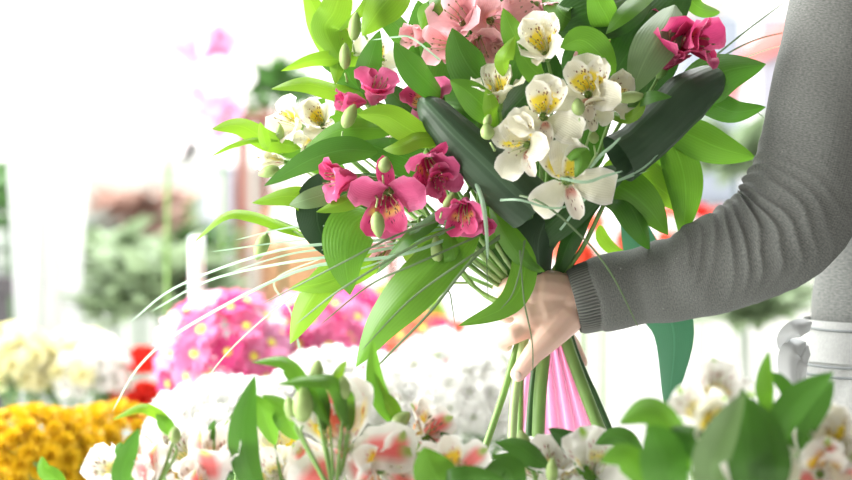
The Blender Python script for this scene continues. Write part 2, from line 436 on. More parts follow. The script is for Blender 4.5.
def heads(style):
    if style in HEADS: return HEADS[style]
    if style == 'pompom': L = [(18, 1, 5, 0), (16, .88, 28, .002), (13, .7, 48, .004), (9, .5, 66, .006)]; c = 8; w_ = .34
    elif style == 'daisy': L = [(20, 1, 2, 0), (16, .85, 16, .0015)]; c = 1; w_ = .3
    elif style == 'rose': L = [(6, 1, 22, 0), (6, .85, 50, .002), (5, .7, 72, .004)]; c = 14; w_ = .95
    HEADS[style] = [[head_mesh('flower_head', .02, L, c, w_) for _ in range(2)]]; return HEADS[style]
_hm = {}
def head_for(style, col, i):
    k = (style, col, i)
    if k not in _hm:
        me = heads(style)[0][i].copy(); me.materials.append(mm[col]); _hm[k] = me
    return _hm[k]
_dm = {}
def leafy(name, c, r, cnt, size, up=.6, h=1.0):
    V, F = [], []
    for _ in range(cnt):
        a = random.uniform(0, 6.283); el = random.uniform(-.3, 1.2); rr = r * random.uniform(.35, 1)
        p = Vector((math.cos(a) * rr * math.cos(el) , math.sin(a) * rr * math.cos(el), math.sin(el) * rr * h)) + c
        dr = Vector((math.cos(a + random.uniform(-.6, .6)), math.sin(a), random.uniform(-.2, 1) * up)).normalized()
        s = dr.cross(Vector((random.uniform(-.4, .4), random.uniform(-.4, .4), 1))).normalized(); nn = s.cross(dr)
        L = size * random.uniform(.7, 1.3); W = L * .22; b = len(V)
        for t, ww, dp in ((0, .15, 0), (.3, 1, -.04), (.65, .8, .02), (1, .05, .1)):
            q = p + dr * L * t - nn * dp * L
            V += [q - s * W * ww + nn * W * .3 * ww, q, q + s * W * ww + nn * W * .3 * ww]
        for i in range(3):
            for j in range(2): k = b + i * 3 + j; F.append((k, k + 1, k + 4, k + 3))
    return mesh(name, V, F)
pot_ms = {'white': plain('pot_white_plastic', (.85, .85, .85), .4), 'terracotta': plain('pot_terracotta', (.62, .28, .14), .8), 'black': plain('pot_black_plastic', (.03, .03, .035), .4), 'green': plain('pot_green_plastic', (.12, .25, .14), .4), 'grey': plain('pot_zinc', (.35, .37, .38), .4)}
def pot_mesh(x, y, z, r, h, seg=20):
    prof = [(.0, 0), (.72, 0), (.95, .92), (1.04, .92), (1.04, 1), (.93, 1), (.88, .85), (0, .85)]
    V, F = [], []
    for pr, ph in prof:
        for j in range(seg): g = 2 * math.pi * j / seg; V.append((x + math.cos(g) * r * max(pr, .001), y + math.sin(g) * r * max(pr, .001), z + ph * h))
    for i in range(len(prof) - 1):
        for j in range(seg): k = (j + 1) % seg; F.append((i * seg + j, i * seg + k, (i + 1) * seg + k, (i + 1) * seg + j))
    return mesh('pot', V, F)
def mum_pot(px, py, d, rx, ry, hr, style, cols, n, label, centre='lemon', group=None, seed=1, base=.5, name='potted_chrysanthemum', potc='white', fol=None, cat='potted plant', flat=.75, ctr=True):
    """px,py: centre of the flower mass; rx, ry its half size in px; hr head radius px"""
    rnd = random.Random(seed); k = (2 + d) / 2000; c = P(px, py, d); RX = rx * k; RY = ry * k
    potr = min(.085, RX * .6); ph = max(.09, min(.17, (c.z - RY - base) * .8))
    t = thing(name, label, cat, (c.x, c.y, base), group)
    ob('pot', pot_mesh(c.x, c.y, base, potr, ph), pot_ms[potc], t)
    ctop = c.z - RY * .3
    sv = [tube([Vector((c.x + .02 * math.cos(a), c.y + .02 * math.sin(a), base + ph * .8)), Vector((c.x + RX * .6 * math.cos(a), c.y + RX * .5 * math.sin(a), ctop))], [.003], 4, 5) for a in range(0, 6)]
    v, f = join(sv); ob('stems', mesh('stems', v, f), M['stem'], t)
    fl = ob('foliage', leafy('foliage', Vector((c.x, c.y, c.z - RY * .75)), RX * .95, 160, RX * .34, h=RY / RX), fol or foliage_m, t); fl['kind'] = 'stuff'
    placed = []; tries = 0
    while len(placed) < n and tries < 4000:
        tries += 1
        a = rnd.uniform(0, 2 * math.pi); e = rnd.uniform(-.45, 1.5)
        dv = Vector((math.cos(a) * math.cos(e), math.sin(a) * math.cos(e), math.sin(e)))
        if dv.y > .45: continue
        q = Vector((c.x + dv.x * RX, c.y + dv.y * RX * flat, c.z + dv.z * RY))
        if any((q - o).length < hr * k * 1.05 for o in placed): continue
        placed.append(q); col = rnd.choice(cols); R = hr * k * rnd.uniform(.85, 1.15)
        h = bpy.data.objects.new('flower_head', head_for(style, col, rnd.randint(0, 1))); COL.objects.link(h); h.parent = t
        h.location = q - t.location; dd = (dv + Vector((0, -.35, .25))).normalized()
        h.rotation_mode = 'QUATERNION'; h.rotation_quaternion = dd.to_track_quat('Z', 'Y') @ Matrix.Rotation(rnd.uniform(0, 6), 4, 'Z').to_quaternion()
        h.scale = (R / .02,) * 3
        if ctr:
            if centre not in _dm: _dm[centre] = dome('flower_center', .0055, .003, .001); _dm[centre].materials.append(mm[centre])
            cc = bpy.data.objects.new('flower_center', _dm[centre]); COL.objects.link(cc); cc.parent = h
    return t

# yellow chrysanthemums, lower left
mum_pot(35, 455, .42, 62, 42, 13, 'pompom', ['yellow'], 60, 'yellow pompom chrysanthemum cut off by the left edge', 'gold', 'yellow chrysanthemums at lower left', 3)
mum_pot(112, 462, .5, 60, 52, 13, 'pompom', ['yellow'], 60, 'bright yellow pompom chrysanthemum in front of the red rose', 'gold', 'yellow chrysanthemums at lower left', 4)
# cream and white chrysanthemums
mum_pot(12, 365, .8, 42, 34, 13, 'pompom', ['cream', 'cream', 'lemon'], 34, 'pale lemon chrysanthemum cut off by the left edge', 'lemon', 'cream chrysanthemums at left', 5, potc='green')
mum_pot(78, 372, .82, 44, 36, 13, 'pompom', ['white', 'white', 'cream'], 36, 'creamy white chrysanthemum behind the yellow ones', 'lemon', 'cream chrysanthemums at left', 6, potc='green')
# pink daisies
mum_pot(225, 360, .55, 60, 62, 21, 'daisy', ['pink', 'magenta', 'blush', 'blush', 'rosy'], 44, 'pale pink daisy chrysanthemum left of the bouquet', 'lemon', 'pink daisies behind the bouquet', 8)
mum_pot(318, 352, .62, 58, 52, 22, 'daisy', ['rosy', 'magenta', 'pink'], 38, 'rose pink daisy chrysanthemum under the hanging leaves', 'lemon', 'pink daisies behind the bouquet', 9)
mum_pot(352, 330, .92, 40, 38, 18, 'daisy', ['magenta', 'magenta'], 28, 'deep magenta daisy chrysanthemum behind the rose pink one', 'lemon', 'pink daisies behind the bouquet', 10)
mum_pot(425, 350, .78, 44, 30, 15, 'daisy', ['coral', 'magenta'], 26, 'coral red daisy chrysanthemum left of the hand', 'lemon', None, 11)
mum_pot(395, 318, 1.15, 44, 26, 11, 'pompom', ['lime'], 34, 'lime green button chrysanthemum behind the coral daisies', 'lime', None, 12, ctr=False)
mum_pot(152, 392, .85, 26, 22, 27, 'rose', ['red'], 9, 'red flowering plant between yellow and pink flowers', 'gold', None, 13, name='potted_rose', ctr=False, potc='green')
# white chrysanthemums (over-exposed mass)
mum_pot(232, 432, .3, 74, 44, 19, 'pompom', ['white'], 44, 'white chrysanthemum in front of the pale pink daisies', 'white', 'white chrysanthemums in the middle', 21, ctr=False)
mum_pot(345, 412, .34, 76, 52, 19, 'pompom', ['white'], 46, 'white chrysanthemum in front of the rose pink daisies', 'white', 'white chrysanthemums in the middle', 22, ctr=False)
mum_pot(458, 402, .62, 72, 58, 19, 'pompom', ['white'], 46, 'white chrysanthemum with small green centres left of the held stems', 'lime', 'white chrysanthemums in the middle', 23)
# coral lily-like flower behind grip
mum_pot(594, 252, 1.3, 26, 22, 22, 'rose', ['coral'], 7, 'coral orange flowering plant seen above the cuff', 'gold', None, 24, name='potted_begonia', ctr=False, fol=foliage_pale, base=.5)
mum_pot(690, 232, 1.5, 34, 22, 12, 'rose', ['red', 'coral'], 10, 'red flowering plant seen above the forearm', 'gold', None, 25, name='potted_begonia', ctr=False, fol=foliage_pale)

# leafy plants far left
def leafy_pot(px, py, d, r, h, size, label, mat, name='potted_foliage_plant', potc='white', base=.5, n=150, up=1.2):
    k = (2 + d) / 2000; c = P(px, py, d); R = r * k
    t = thing(name, label, 'potted plant', (c.x, c.y, base))
    ph = .14; ob('pot', pot_mesh(c.x, c.y, base, min(.09, R), ph), pot_ms[potc], t)
    ob('stem', tube_mesh('stem', [(c.x, c.y, base + .1), (c.x + .01, c.y, (base + c.z) / 2 + .05), (c.x, c.y, c.z)], [.006, .003], 6, 6), M['stem_dark'], t)
    f = ob('foliage', leafy('foliage', c - Vector((0, 0, R * .2)), R, n, size * k, up, h), mat, t); f['kind'] = 'stuff'; return t
leafy_pot(8, 215, 1.35, 30, 1.9, 30, 'dark leafy plant at the left edge', foliage_m)
leafy_pot(278, 95, 1.5, 30, 1.1, 26, 'dark green bushy plant left of the bouquet top', foliage_m, potc='grey')
leafy_pot(160, 300, 1.3, 60, 1.0, 50, 'pale feathery green plant behind the left flowers', foliage_pale, potc='green', n=220)
leafy_pot(110, 265, 1.6, 44, 1.0, 40, 'pale green plant with small red flowers at left', foliage_pale, potc='terracotta')
leafy_pot(60, 262, 1.9, 46, 1.0, 44, 'grey green spiky plant behind the cellophane wrap', foliage_grey, potc='grey', n=130)
leafy_pot(135, 222, 2.05, 40, 1.0, 36, 'red flecked plant in the far back row at left', foliage_red, potc='white', n=120)
leafy_pot(185, 255, 2.2, 36, 1.3, 36, 'olive green plant left of the lilac grey locker', foliage_m, potc='green', n=120)
leafy_pot(735, 165, 1.75, 24, 1.3, 44, 'pale mint green plant right of the bouquet', foliage_pale, potc='white')
leafy_pot(745, 312, 1.2, 30, 1.2, 60, 'pale green spiky plant under the elbow', foliage_pale, potc='white', n=60)
# orchids
op_mesh = {}
def orchid_bloom(col):
    if col in op_mesh: return op_mesh[col]
    me = head_mesh('orchid_bloom', .035, [(3, .95, 6, 0), (2, 1.1, 10, .002)], 3, 1.0); me.materials.append(mm[col]); op_mesh[col] = me; return me
def orchid(px, pyt, pyb, d, cols, label, nb=9, side=1, seed=0, base=.5):
    rnd = random.Random(seed); k = (2 + d) / 2000; b = P(px, pyb, d); t = thing('potted_orchid', label, 'potted orchid', (b.x, b.y, base), 'orchids at far left')
    ob('pot', pot_mesh(b.x, b.y, base, .07, .14), pot_ms['white'], t)
    for j in range(5):
        a = j * 1.3; e = Vector((math.cos(a) * .14, math.sin(a) * .1, .04 + .03 * j)); s = Vector((b.x, b.y, base + .11))
        ob('leaf', leaf_mesh('leaf', [s, s + e * .5 + Vector((0, 0, .06)), s + e], .055, facing=(0, 0, 1)), LM['green'], t)
    path = [Vector((b.x, b.y, base + .1)), b.lerp(P(px, pyt, d), .5), P(px + side * 6, pyt + 25, d), P(px + side * 30, pyt, d), P(px + side * 62, pyt + 22, d)]
    ob('flower_spike', tube_mesh('flower_spike', path, [.004, .002], 20, 6), M['stem'], t)
    c = catmull(path, 40)
    for j in range(nb):
        q = c[int(17 + 23 * j / nb)] + Vector((rnd.uniform(-.03, .03), rnd.uniform(-.05, .01), rnd.uniform(-.04, .02)))
        h = bpy.data.objects.new('orchid_bloom', orchid_bloom(rnd.choice(cols))); COL.objects.link(h); h.parent = t; h.location = q - t.location
        h.rotation_mode = 'QUATERNION'; h.rotation_quaternion = Vector((rnd.uniform(-.5, .5), -1, rnd.uniform(-.2, .2))).to_track_quat('Z', 'Y') @ Matrix.Rotation(rnd.uniform(0, 1), 4, 'Z').to_quaternion()
orchid(38, 70, 230, 1.25, ['orchid', 'orchid', 'orchid'], 'white orchid leaning right at the far left', 10, 1, 1)
orchid(222, 30, 210, 1.3, ['orchid', 'orchidpink', 'orchid'], 'white orchid with pink blooms leaning left', 9, -1, 2)
orchid(168, 92, 240, 1.1, ['orchidpink', 'orchid'], 'pink tinged orchid just left of the brown rack posts', 8, 1, 3)
# cellophane sleeve
cel, n_ = nt('cellophane')
_t = N(n_, 'ShaderNodeBsdfTransparent'); _d = N(n_, 'ShaderNodeBsdfTranslucent'); _g = N(n_, 'ShaderNodeBsdfGlossy'); _g.inputs['Roughness'].default_value = .15
_a = N(n_, 'ShaderNodeMixShader'); _a.inputs[0].default_value = .5; _b2 = N(n_, 'ShaderNodeMixShader'); _b2.inputs[0].default_value = .15; _o = N(n_, 'ShaderNodeOutputMaterial')
_t.inputs[0].default_value = (.93, .93, .95, 1); _d.inputs[0].default_value = (.9, .9, .92, 1)
n_.links.new(_t.outputs[0], _a.inputs[1]); n_.links.new(_d.outputs[0], _a.inputs[2]); n_.links.new(_a.outputs[0], _b2.inputs[1]); n_.links.new(_g.outputs[0], _b2.inputs[2]); n_.links.new(_b2.outputs[0], _o.inputs[0])
def sleeve_wrap(px, top, bot, d, r0, r1, label, base=.5):
    k = (2 + d) / 2000; a = P(px, bot, d); b = P(px, top, d); V, F = [], []; seg = 48
    for i in range(9):
        t = i / 8; p = Vector((a.x, a.y, base + .005)).lerp(b, t); r = (r0 + (r1 - r0) * t) * k
        for j in range(seg):
            g = 2 * math.pi * j / seg; rr = r * (1 + .05 * math.sin(j * 2.4 + 1) * t + .03 * math.sin(j * 5.1))
            V.append((p.x + math.cos(g) * rr, p.y + math.sin(g) * rr * .8, p.z + (.02 * math.sin(j * 1.7) if i == 8 else 0)))
    for i in range(8):
        for j in range(seg): m_ = (j + 1) % seg; F.append((i * seg + j, i * seg + m_, (i + 1) * seg + m_, (i + 1) * seg + j))
    o = ob('cellophane_wrap', mesh('cellophane_wrap', V, F), cel); tag(o, label, 'wrapping'); return o
sleeve_wrap(48, 130, 330, 1.25, 18, 40, 'clear cellophane wrap around the orchid at far left')
# shelving rack with brown posts
rust = plain('rack_brown_paint', (.20, .075, .055), .6, var=.3)
rk = thing('plant_rack', 'brown wooden plant rack behind the bouquet at left', 'rack', (P(280, 0, 2.5).x, 2.5, 0))
def XZ(px, py, d): p = P(px, py, d); return p.x, p.z
for px, y in ((243, 2.42), (264, 2.62), (392, 2.42), (413, 2.62)):
    x, _ = XZ(px, 0, y); _, zt = XZ(0, 108, y)
    ob('post', boxes('post', [((x - .014, y - .014, 0), (x + .014, y + .014, zt))]), rust, rk)
x0, _ = XZ(243, 0, 2.42); x1, _ = XZ(413, 0, 2.62)
for z_ in (.55, .86, XZ(0, 112, 2.42)[1]):
    ob('shelf', boxes('shelf', [((x0 - .02, 2.39, z_ - .02), (x1 + .02, 2.65, z_))]), rust, rk)
# terracotta planter on the rack, grey boxes
tp = thing('wicker_basket', 'orange brown basket on the rack behind the bouquet', 'basket', (P(312, 0, 2.52).x, 2.52, .86))
wk, n_ = nt('wicker'); _tc = N(n_, 'ShaderNodeTexCoord'); _w = N(n_, 'ShaderNodeTexWave', bands_direction='Z'); _w.inputs['Scale'].default_value = 18; _w.inputs['Distortion'].default_value = 2
n_.links.new(_tc.outputs['Object'], _w.inputs[0]); finish(n_, mixc(n_, _w.outputs[1], (.5, .24, .1), (.8, .5, .28)), .8, bump=_w.outputs[1], bs=1)
me = pot_mesh(P(312, 0, 2.52).x, 2.52, .86, .13, .24); ob('basket_body', me, wk, tp)
bx = P(312, 0, 2.52).x
ob('handle', tube_mesh('handle', [(bx - .13, 2.52, 1.08), (bx - .08, 2.52, 1.2), (bx, 2.52, 1.24), (bx + .08, 2.52, 1.2), (bx + .13, 2.52, 1.08)], [.006], 16, 8), wk, tp)
# dark crate far left, candle
ck = thing('storage_crate', 'dark grey plastic crate at the left edge', 'crate', (P(0, 0, 1.45).x, 1.45, .5))
x, z_ = XZ(25, 276, 1.45); dk = plain('crate_plastic', (.05, .045, .05), .5)
ob('crate_body', boxes('crate_body', [((x - .3, 1.35, .5), (x, 1.62, z_ - .02))]), dk, ck)
ob('rim', boxes('rim', [((x - .31, 1.34, z_ - .03), (x + .01, 1.63, z_))]), dk, ck)
cn = thing('pillar_candle', 'tall white candle left of the pale pink daisies', 'candle', (P(197, 0, .95).x, .95, .5))
cx, cz = XZ(197, 262, .8); cn.location = (cx, .8, .5)
ob('wax', tube_mesh('wax', [(cx, .8, .5), (cx, .8, cz - .004), (cx, .8, cz)], [.011, .011, .009], 8, 16), plain('candle_wax', (.92, .91, .88), .4, sss=.3), cn)
ob('wick', tube_mesh('wick', [(cx, .8, cz - .003), (cx + .001, .8, cz + .008)], [.0008], 3, 5), dk, cn)
# refrigerator-like grey panels at right, ribbon reel
gp = plain('door_grey', (.22, .25, .29), .5, var=.05, nscale=3)
x0, z0 = XZ(685, 205, 3.1); x1, z1 = XZ(792, 16, 3.1)
cb = thing('wall_cabinet', 'pale blue grey cabinet on the back wall behind the crimson blossom', 'cabinet', ((x0 + x1) / 2, 3.1, z0))
ob('cabinet_body', boxes('cabinet_body', [((x0, 3.1, z0), (x1, WY, z1))]), gp, cb)
def cdoor(a, b, m_): ob('door', boxes('door', [((x0 + (x1 - x0) * a, 3.08, z0 + .01), (x0 + (x1 - x0) * b, 3.1, z1 - .01))]), m_, cb)
cdoor(.01, .52, plain('cabinet_door', (.26, .29, .34), .4, var=.03)); cdoor(.53, .67, plain('cabinet_panel', (.85, .85, .86), .4, var=.03)); cdoor(.68, .99, plain('cabinet_door_lilac', (.34, .34, .39), .4, var=.03))
red_m = plain('ribbon_red', (.9, .25, .22), .4, .3)
x0, _ = XZ(203, 0, 2.6); x1, z1 = XZ(236, 165, 2.6)
lk = thing('storage_locker', 'lilac grey metal locker left of the brown rack', 'locker', ((x0 + x1) / 2, 2.7, 0))
ob('locker_body', boxes('locker_body', [((x0, 2.6, 0), (x1, 2.9, z1))]), gp, lk); ob('door', boxes('door', [((x0 + .012, 2.588, .05), (x1 - .012, 2.6, z1 - .02))]), plain('locker_door', (.42, .42, .48), .5, var=.05), lk)
rr_ = ob('ribbon', leaf_mesh('ribbon', [P(836, 8, 3.04), P(800, 26, 3.05), P(770, 42, 3.06), P(744, 58, 3.075), P(730, 100, 3.075)], .06, p=.1, q=.1), red_m); tag(rr_, 'pinkish red ribbon hung on the cabinet beside the grey sleeve', 'ribbon')

# ================================================================ PERSON
skin = plain('skin', (.80, .54, .44), .5, var=.08, sss=.12, nscale=40)
def capsule(a, b, ra, rb, seg=12):
    a, b = Vector(a), Vector(b); d = (b - a)
    if d.length < 1e-5: d = Vector((0, 0, 1e-4))
    dn = d.normalized(); n_ = 4; pts, rads = [], []
    for i in range(n_, -1, -1):
        t = math.pi / 2 * i / n_; pts.append(a - dn * ra * math.sin(t)); rads.append(max(1e-4, ra * math.cos(t)))
    for i in range(0, n_ + 1):
        t = math.pi / 2 * i / n_; pts.append(b + dn * rb * math.sin(t)); rads.append(max(1e-4, rb * math.cos(t)))
    up = Vector((0, 1, 0)) if abs(dn.y) < .9 else Vector((1, 0, 0)); u = (up - dn * up.dot(dn)).normalized(); v = dn.cross(u)
    V, F = [], []
    for p, r in zip(pts, rads):
        for j in range(seg): g = 2 * math.pi * j / seg; V.append(p + (u * math.cos(g) + v * math.sin(g)) * r)
    for i in range(len(pts) - 1):
        for j in range(seg): k = (j + 1) % seg; F.append((i * seg + j, i * seg + k, (i + 1) * seg + k, (i + 1) * seg + j))
    F.append(tuple(range(seg))[::-1]); F.append(tuple((len(pts) - 1) * seg + j for j in range(seg)))
    return V, F
def remeshed(name, parts, voxel, iters=6):
    v, f = join(parts); me = mesh(name, v, f); o = bpy.data.objects.new('tmp', me); COL.objects.link(o)
    r = o.modifiers.new('r', 'REMESH'); r.mode = 'VOXEL'; r.voxel_size = voxel; r.use_smooth_shade = True
    s = o.modifiers.new('s', 'SMOOTH'); s.iterations = iters; s.factor = .5
    dg = bpy.context.evaluated_depsgraph_get(); dg.update()
    m2 = bpy.data.meshes.new_from_object(o.evaluated_get(dg)); bpy.data.objects.remove(o); m2.name = name
    m2.polygons.foreach_set('use_smooth', [True] * len(m2.polygons)); return m2
def chain(pts, rads):
    return [capsule(pts[i], pts[i + 1], rads[i], rads[i + 1]) for i in range(len(pts) - 1)]
p_ = P
B = []
# forearm + wrist + palm
B += chain([p_(690, 275, -.0), p_(600, 297, 0), p_(566, 302, 0)], [.036, .028, .0255])
B += chain([p_(566, 296, 0), p_(545, 292, -.006), p_(533, 292, -.010)], [.024, .0225, .018])
B += chain([p_(566, 306, 0), p_(548, 312, -.006), p_(532, 316, -.010)], [.024, .0235, .018])
B += chain([p_(560, 300, .004), p_(536, 304, .0)], [.022, .017])
# index: over the top left, curls behind the bunch
B += chain([p_(538, 287, -.010), p_(513, 285, -.012), p_(501, 289, .008), p_(508, 297, .028)], [.0125, .0098, .0088, .0075])
# middle
B += chain([p_(536, 305, -.012), p_(511, 307, -.014), p_(500, 311, .008), p_(508, 317, .030)], [.0125, .0098, .009, .0075])
# ring
B += chain([p_(536, 322, -.010), p_(515, 334, -.014), p_(502, 340, -.003), p_(506, 345, .018)], [.012, .0098, .0088, .0072])
# little finger tip seen right of the stems, behind
B += chain([p_(556, 328, .010), p_(572, 345, .034), p_(581, 362, .036)], [.012, .0085, .007])
# thumb, down in front of the stems
B += chain([p_(566, 318, -.012), p_(550, 336, -.020), p_(533, 354, -.024), p_(518, 374, -.022)], [.018, .0145, .0105, .0080])
hand_parts = B
# far side of the person: arm, torso, neck, head, legs, feet (facing left)
SH_L = Vector((.462, -.045, 1.425)); SH_R = Vector((.50, .30, 1.425)); BC = Vector((.535, .125, 0))
EL = p_(795, 208, -.024)
big = []
big += chain([p_(690, 275, 0), p_(755, 247, -.016), EL, p_(822, 150, -.035), SH_L], [.036, .040, .042, .043, .05])
big += chain([SH_R, Vector((.585, .36, 1.15)), Vector((.60, .35, .92)), Vector((.60, .34, .84))], [.05, .04, .03, .03])
big += chain([Vector((.48, .02, 1.42)), Vector((.50, .23, 1.42))], [.06, .06])
big += chain([Vector((.53, .125, 1.38)), Vector((.53, .125, 1.15)), Vector((.535, .125, .92))], [.095, .085, .10])
big += chain([Vector((.535, .06, .9)), Vector((.51, .045, .5)), Vector((.54, .045, .09))], [.075, .05, .036])
big += chain([Vector((.535, .19, .9)), Vector((.53, .205, .5)), Vector((.56, .205, .09))], [.075, .05, .036])
big += chain([Vector((.52, .125, 1.42)), Vector((.50, .125, 1.55))], [.055, .048])
HC = Vector((.48, .125, 1.64))
big += [capsule(HC + Vector((.015, 0, .03)), HC + Vector((-.01, 0, .0)), .088, .078), capsule(HC + Vector((-.02, 0, -.03)), HC + Vector((-.045, 0, -.075)), .058, .03)]
big += [capsule(HC + Vector((-.085, 0, .01)), HC + Vector((-.105, 0, -.02)), .009, .012)]                                  # nose
for s in (-1, 1): big += [capsule(HC + Vector((.01, s * .08, .01)), HC + Vector((.012, s * .086, -.03)), .014, .009)]       # ears
big += [capsule(HC + Vector((-.078, -.018, -.052)), HC + Vector((-.078, .018, -.052)), .009, .009)]                         # lips
body_v = remeshed('person', hand_parts, .0016, 3)
big_m = remeshed('body', big, .007, 5)
# join both into one surface mesh
import bmesh
bm = bmesh.new(); bm.from_mesh(body_v); bm.from_mesh(big_m); pm = bpy.data.meshes.new('person'); bm.to_mesh(pm); bm.free()
pm.polygons.foreach_set('use_smooth', [True] * len(pm.polygons))
person = ob('person', pm, skin)
tag(person, 'person in a grey knitted sweater holding the bouquet by its stems', 'person')
for s in (-1, 1):
    e = dome('eye', .011, .006); o = ob('eye', e, plain('eye_dark', (.03, .02, .015), .2), person, loc=HC + Vector((-.088, s * .03, .01))); o.rotation_euler = (0, -math.pi / 2, 0)
hv, hf = capsule(HC + Vector((.03, 0, .045)), HC + Vector((.02, 0, .05)), .098, .094, 24)
hv2, hf2 = capsule(HC + Vector((.07, 0, 0)), HC + Vector((.09, 0, -.12)), .07, .035, 20)
v, f = join([(hv, hf), (hv2, hf2)]); ob('hair', mesh('hair', v, f), plain('hair_brown', (.06, .03, .018), .5, var=.5, nscale=80), person)
# thumbnail
nail = plain('nail', (.9, .72, .64), .25)
tc_ = p_(516.5, 375.5, -.0295)
nv = dome('thumbnail', .0052, .0018, 0, 12, 3); no = ob('thumbnail', nv, nail, person, loc=tc_)
no.rotation_mode = 'QUATERNION'; no.rotation_quaternion = Vector((-.25, -1, .1)).to_track_quat('Z', 'Y')

# knitted sweater
knit, n_ = nt('grey_knit')
vec, u_, v_ = uv(n_)
tc = N(n_, 'ShaderNodeTexCoord')
f1 = noise_(n_, tc.outputs['Object'], 420, 2)
mp = N(n_, 'ShaderNodeMapping'); mp.inputs['Scale'].default_value = (70, 900, 900); n_.links.new(tc.outputs['Object'], mp.inputs[0])
f2 = noise_(n_, vec, 1, 3)
mpu = N(n_, 'ShaderNodeMapping'); mpu.inputs['Scale'].default_value = (110, 520, 1); n_.links.new(vec, mpu.inputs[0])
f3 = noise_(n_, mpu.outputs[0], 1, 2)
c = mixc(n_, math_(n_, 'MULTIPLY_ADD', math_(n_, 'SUBTRACT', f3, .5), 2.6, .5, clamp=True), (.112, .120, .113), (.205, .212, .200))
c = mixc(n_, math_(n_, 'GREATER_THAN', f1, .74), c, (.34, .35, .33))
_w1 = math_(n_, 'SINE', math_(n_, 'MULTIPLY', u_, 6.283 * 130)); _w2 = math_(n_, 'SINE', math_(n_, 'MULTIPLY', v_, 6.283 * 300))
finish(n_, c, .95, bump=math_(n_, 'ADD', math_(n_, 'MULTIPLY', _w1, .4), math_(n_, 'ADD', math_(n_, 'MULTIPLY', _w2, .3), f3)), bs=.15, spec=.15)
rib, n_ = nt('grey_rib')
vec, u_, v_ = uv(n_)
_w1 = math_(n_, 'MULTIPLY_ADD', math_(n_, 'SINE', math_(n_, 'MULTIPLY', u_, 6.283 * 64)), .5, .5)
finish(n_, mixc(n_, _w1, (.10, .108, .10), (.24, .245, .23)), .95, bump=_w1, bs=.6, spec=.1)
# sleeve: centre line in pixels with radii
SL = [(592, 296.5, 0, 33.5), (598, 295, 0, 36.5), (614, 291.5, 0, 39), (640, 286, 0, 38.5), (670, 280, -.004, 42), (700, 270.5, -.008, 46.5), (728, 260, -.012, 50), (755, 247, -.016, 53.5),
      (778, 232, -.02, 57), (796, 210, -.024, 60), (809, 182, -.028, 58.5), (818, 150, -.032, 59.5), (827, 110, -.036, 60), (838, 60, -.04, 59), (848, 5, -.042, 58), (868, -60, -.046, 60), (886, -95, -.03, 60), (905, -100, .01, 62), (935, -96, .08, 60)]
def sleeve_geo(S_, seg, n, fold=True, u_ribs=0):
    pts = [P(a, b, d) for a, b, d, r in S_]; rd = [r * (2 + d) / 2000 for a, b, d, r in S_]
    c = catmull(pts, n); rr = catmull([Vector((r, 0, 0)) for r in rd], n); T = tangents(c); V, F, U = [], [], []
    s = 0
    for i, p in enumerate(c):
        if i: s += (c[i] - c[i - 1]).length
        t = i / n; a = Vector((0, -1, 0)); a = (a - T[i] * a.dot(T[i])).normalized(); b = T[i].cross(a)     # b: inner side (up-left)
        if b.z < 0 and i == 0: pass
        r0 = rr[i].x
        for j in range(seg + 1):
            g = 2 * math.pi * j / seg
            dirv = a * math.cos(g) + b * math.sin(g); r = r0
            if fold:
                w_inner = .5 - .5 * math.sin(g) if INN < 0 else .5 + .5 * math.sin(g)
                k = math.exp(-((s - .19) / .065) ** 2) * (.12 + .88 * w_inner)
                ph = (s - .018 * math.cos(g) + .030 * (1 - w_inner) * 1.6) / .0165
                ph += .9 * noise.noise(Vector((s * 22, math.cos(g) * 1.2, math.sin(g) * 1.2)))
                rid = (1 - abs(math.sin(ph * math.pi))) ** 1.5 - .35
                r += .0060 * k * rid
                k2 = math.exp(-((s - .09) / .035) ** 2) * (.25 + .75 * w_inner)
                r += .0026 * k2 * math.sin(s / .0085 + 2 * math.cos(g))
                k3 = math.exp(-((s - .006) / .010) ** 2)
                r += .0012 * k3
                r += .0016 * noise.noise(Vector((s * 18, math.cos(g) * 1.5, math.sin(g) * 1.5 + 7)))
            if u_ribs: r += .0007 * math.cos(g * u_ribs)
            V.append(p + dirv * r); U.append((j / seg, s / .6))
    for i in range(n):
        for j in range(seg): q = i * (seg + 1) + j; F.append((q, q + 1, q + seg + 2, q + seg + 1))
    return V, F, U
INN = -1
_T = (P(640, 288, 0) - P(612, 294, 0)).normalized(); _b = _T.cross(Vector((0, -1, 0)))
INN = 1 if _b.z > 0 else -1
V1, F1, U1 = sleeve_geo(SL, 96, 330)
# torso of the sweater: elliptical rings
def rings(lst, seg=72, fold=0, uvs=1):
    V, F, U = [], [], []
    for i, (x, y, z, rx, ry) in enumerate(lst):
        for j in range(seg + 1):
            g = 2 * math.pi * j / seg; k = 1 + fold * noise.noise(Vector((math.cos(g) * 2, math.sin(g) * 2, z * 9)))
            V.append(Vector((x + math.cos(g) * rx * k, y + math.sin(g) * ry * k, z))); U.append((j / seg, z * 1.2))
    for i in range(len(lst) - 1):
        for j in range(seg): q = i * (seg + 1) + j; F.append((q, q + 1, q + seg + 2, q + seg + 1))
    return V, F, U
def dense(lst, n):
    a = catmull([Vector(l[:3]) for l in lst], n); b = catmull([Vector((l[3], l[4], 0)) for l in lst], n)
    return [(p.x, p.y, p.z, r.x, r.y) for p, r in zip(a, b)]
TOR = [(.535, .125, .96, .116, .150), (.535, .125, .99, .120, .152), (.535, .125, 1.03, .121, .152), (.538, .125, 1.12, .115, .148), (.53, .125, 1.25, .125, .165), (.52, .125, 1.36, .12, .18), (.515, .125, 1.43, .10, .165), (.51, .125, 1.465, .075, .11), (.508, .125, 1.485, .062, .07)]
V2, F2, U2 = rings(dense(TOR, 50), fold=.03)
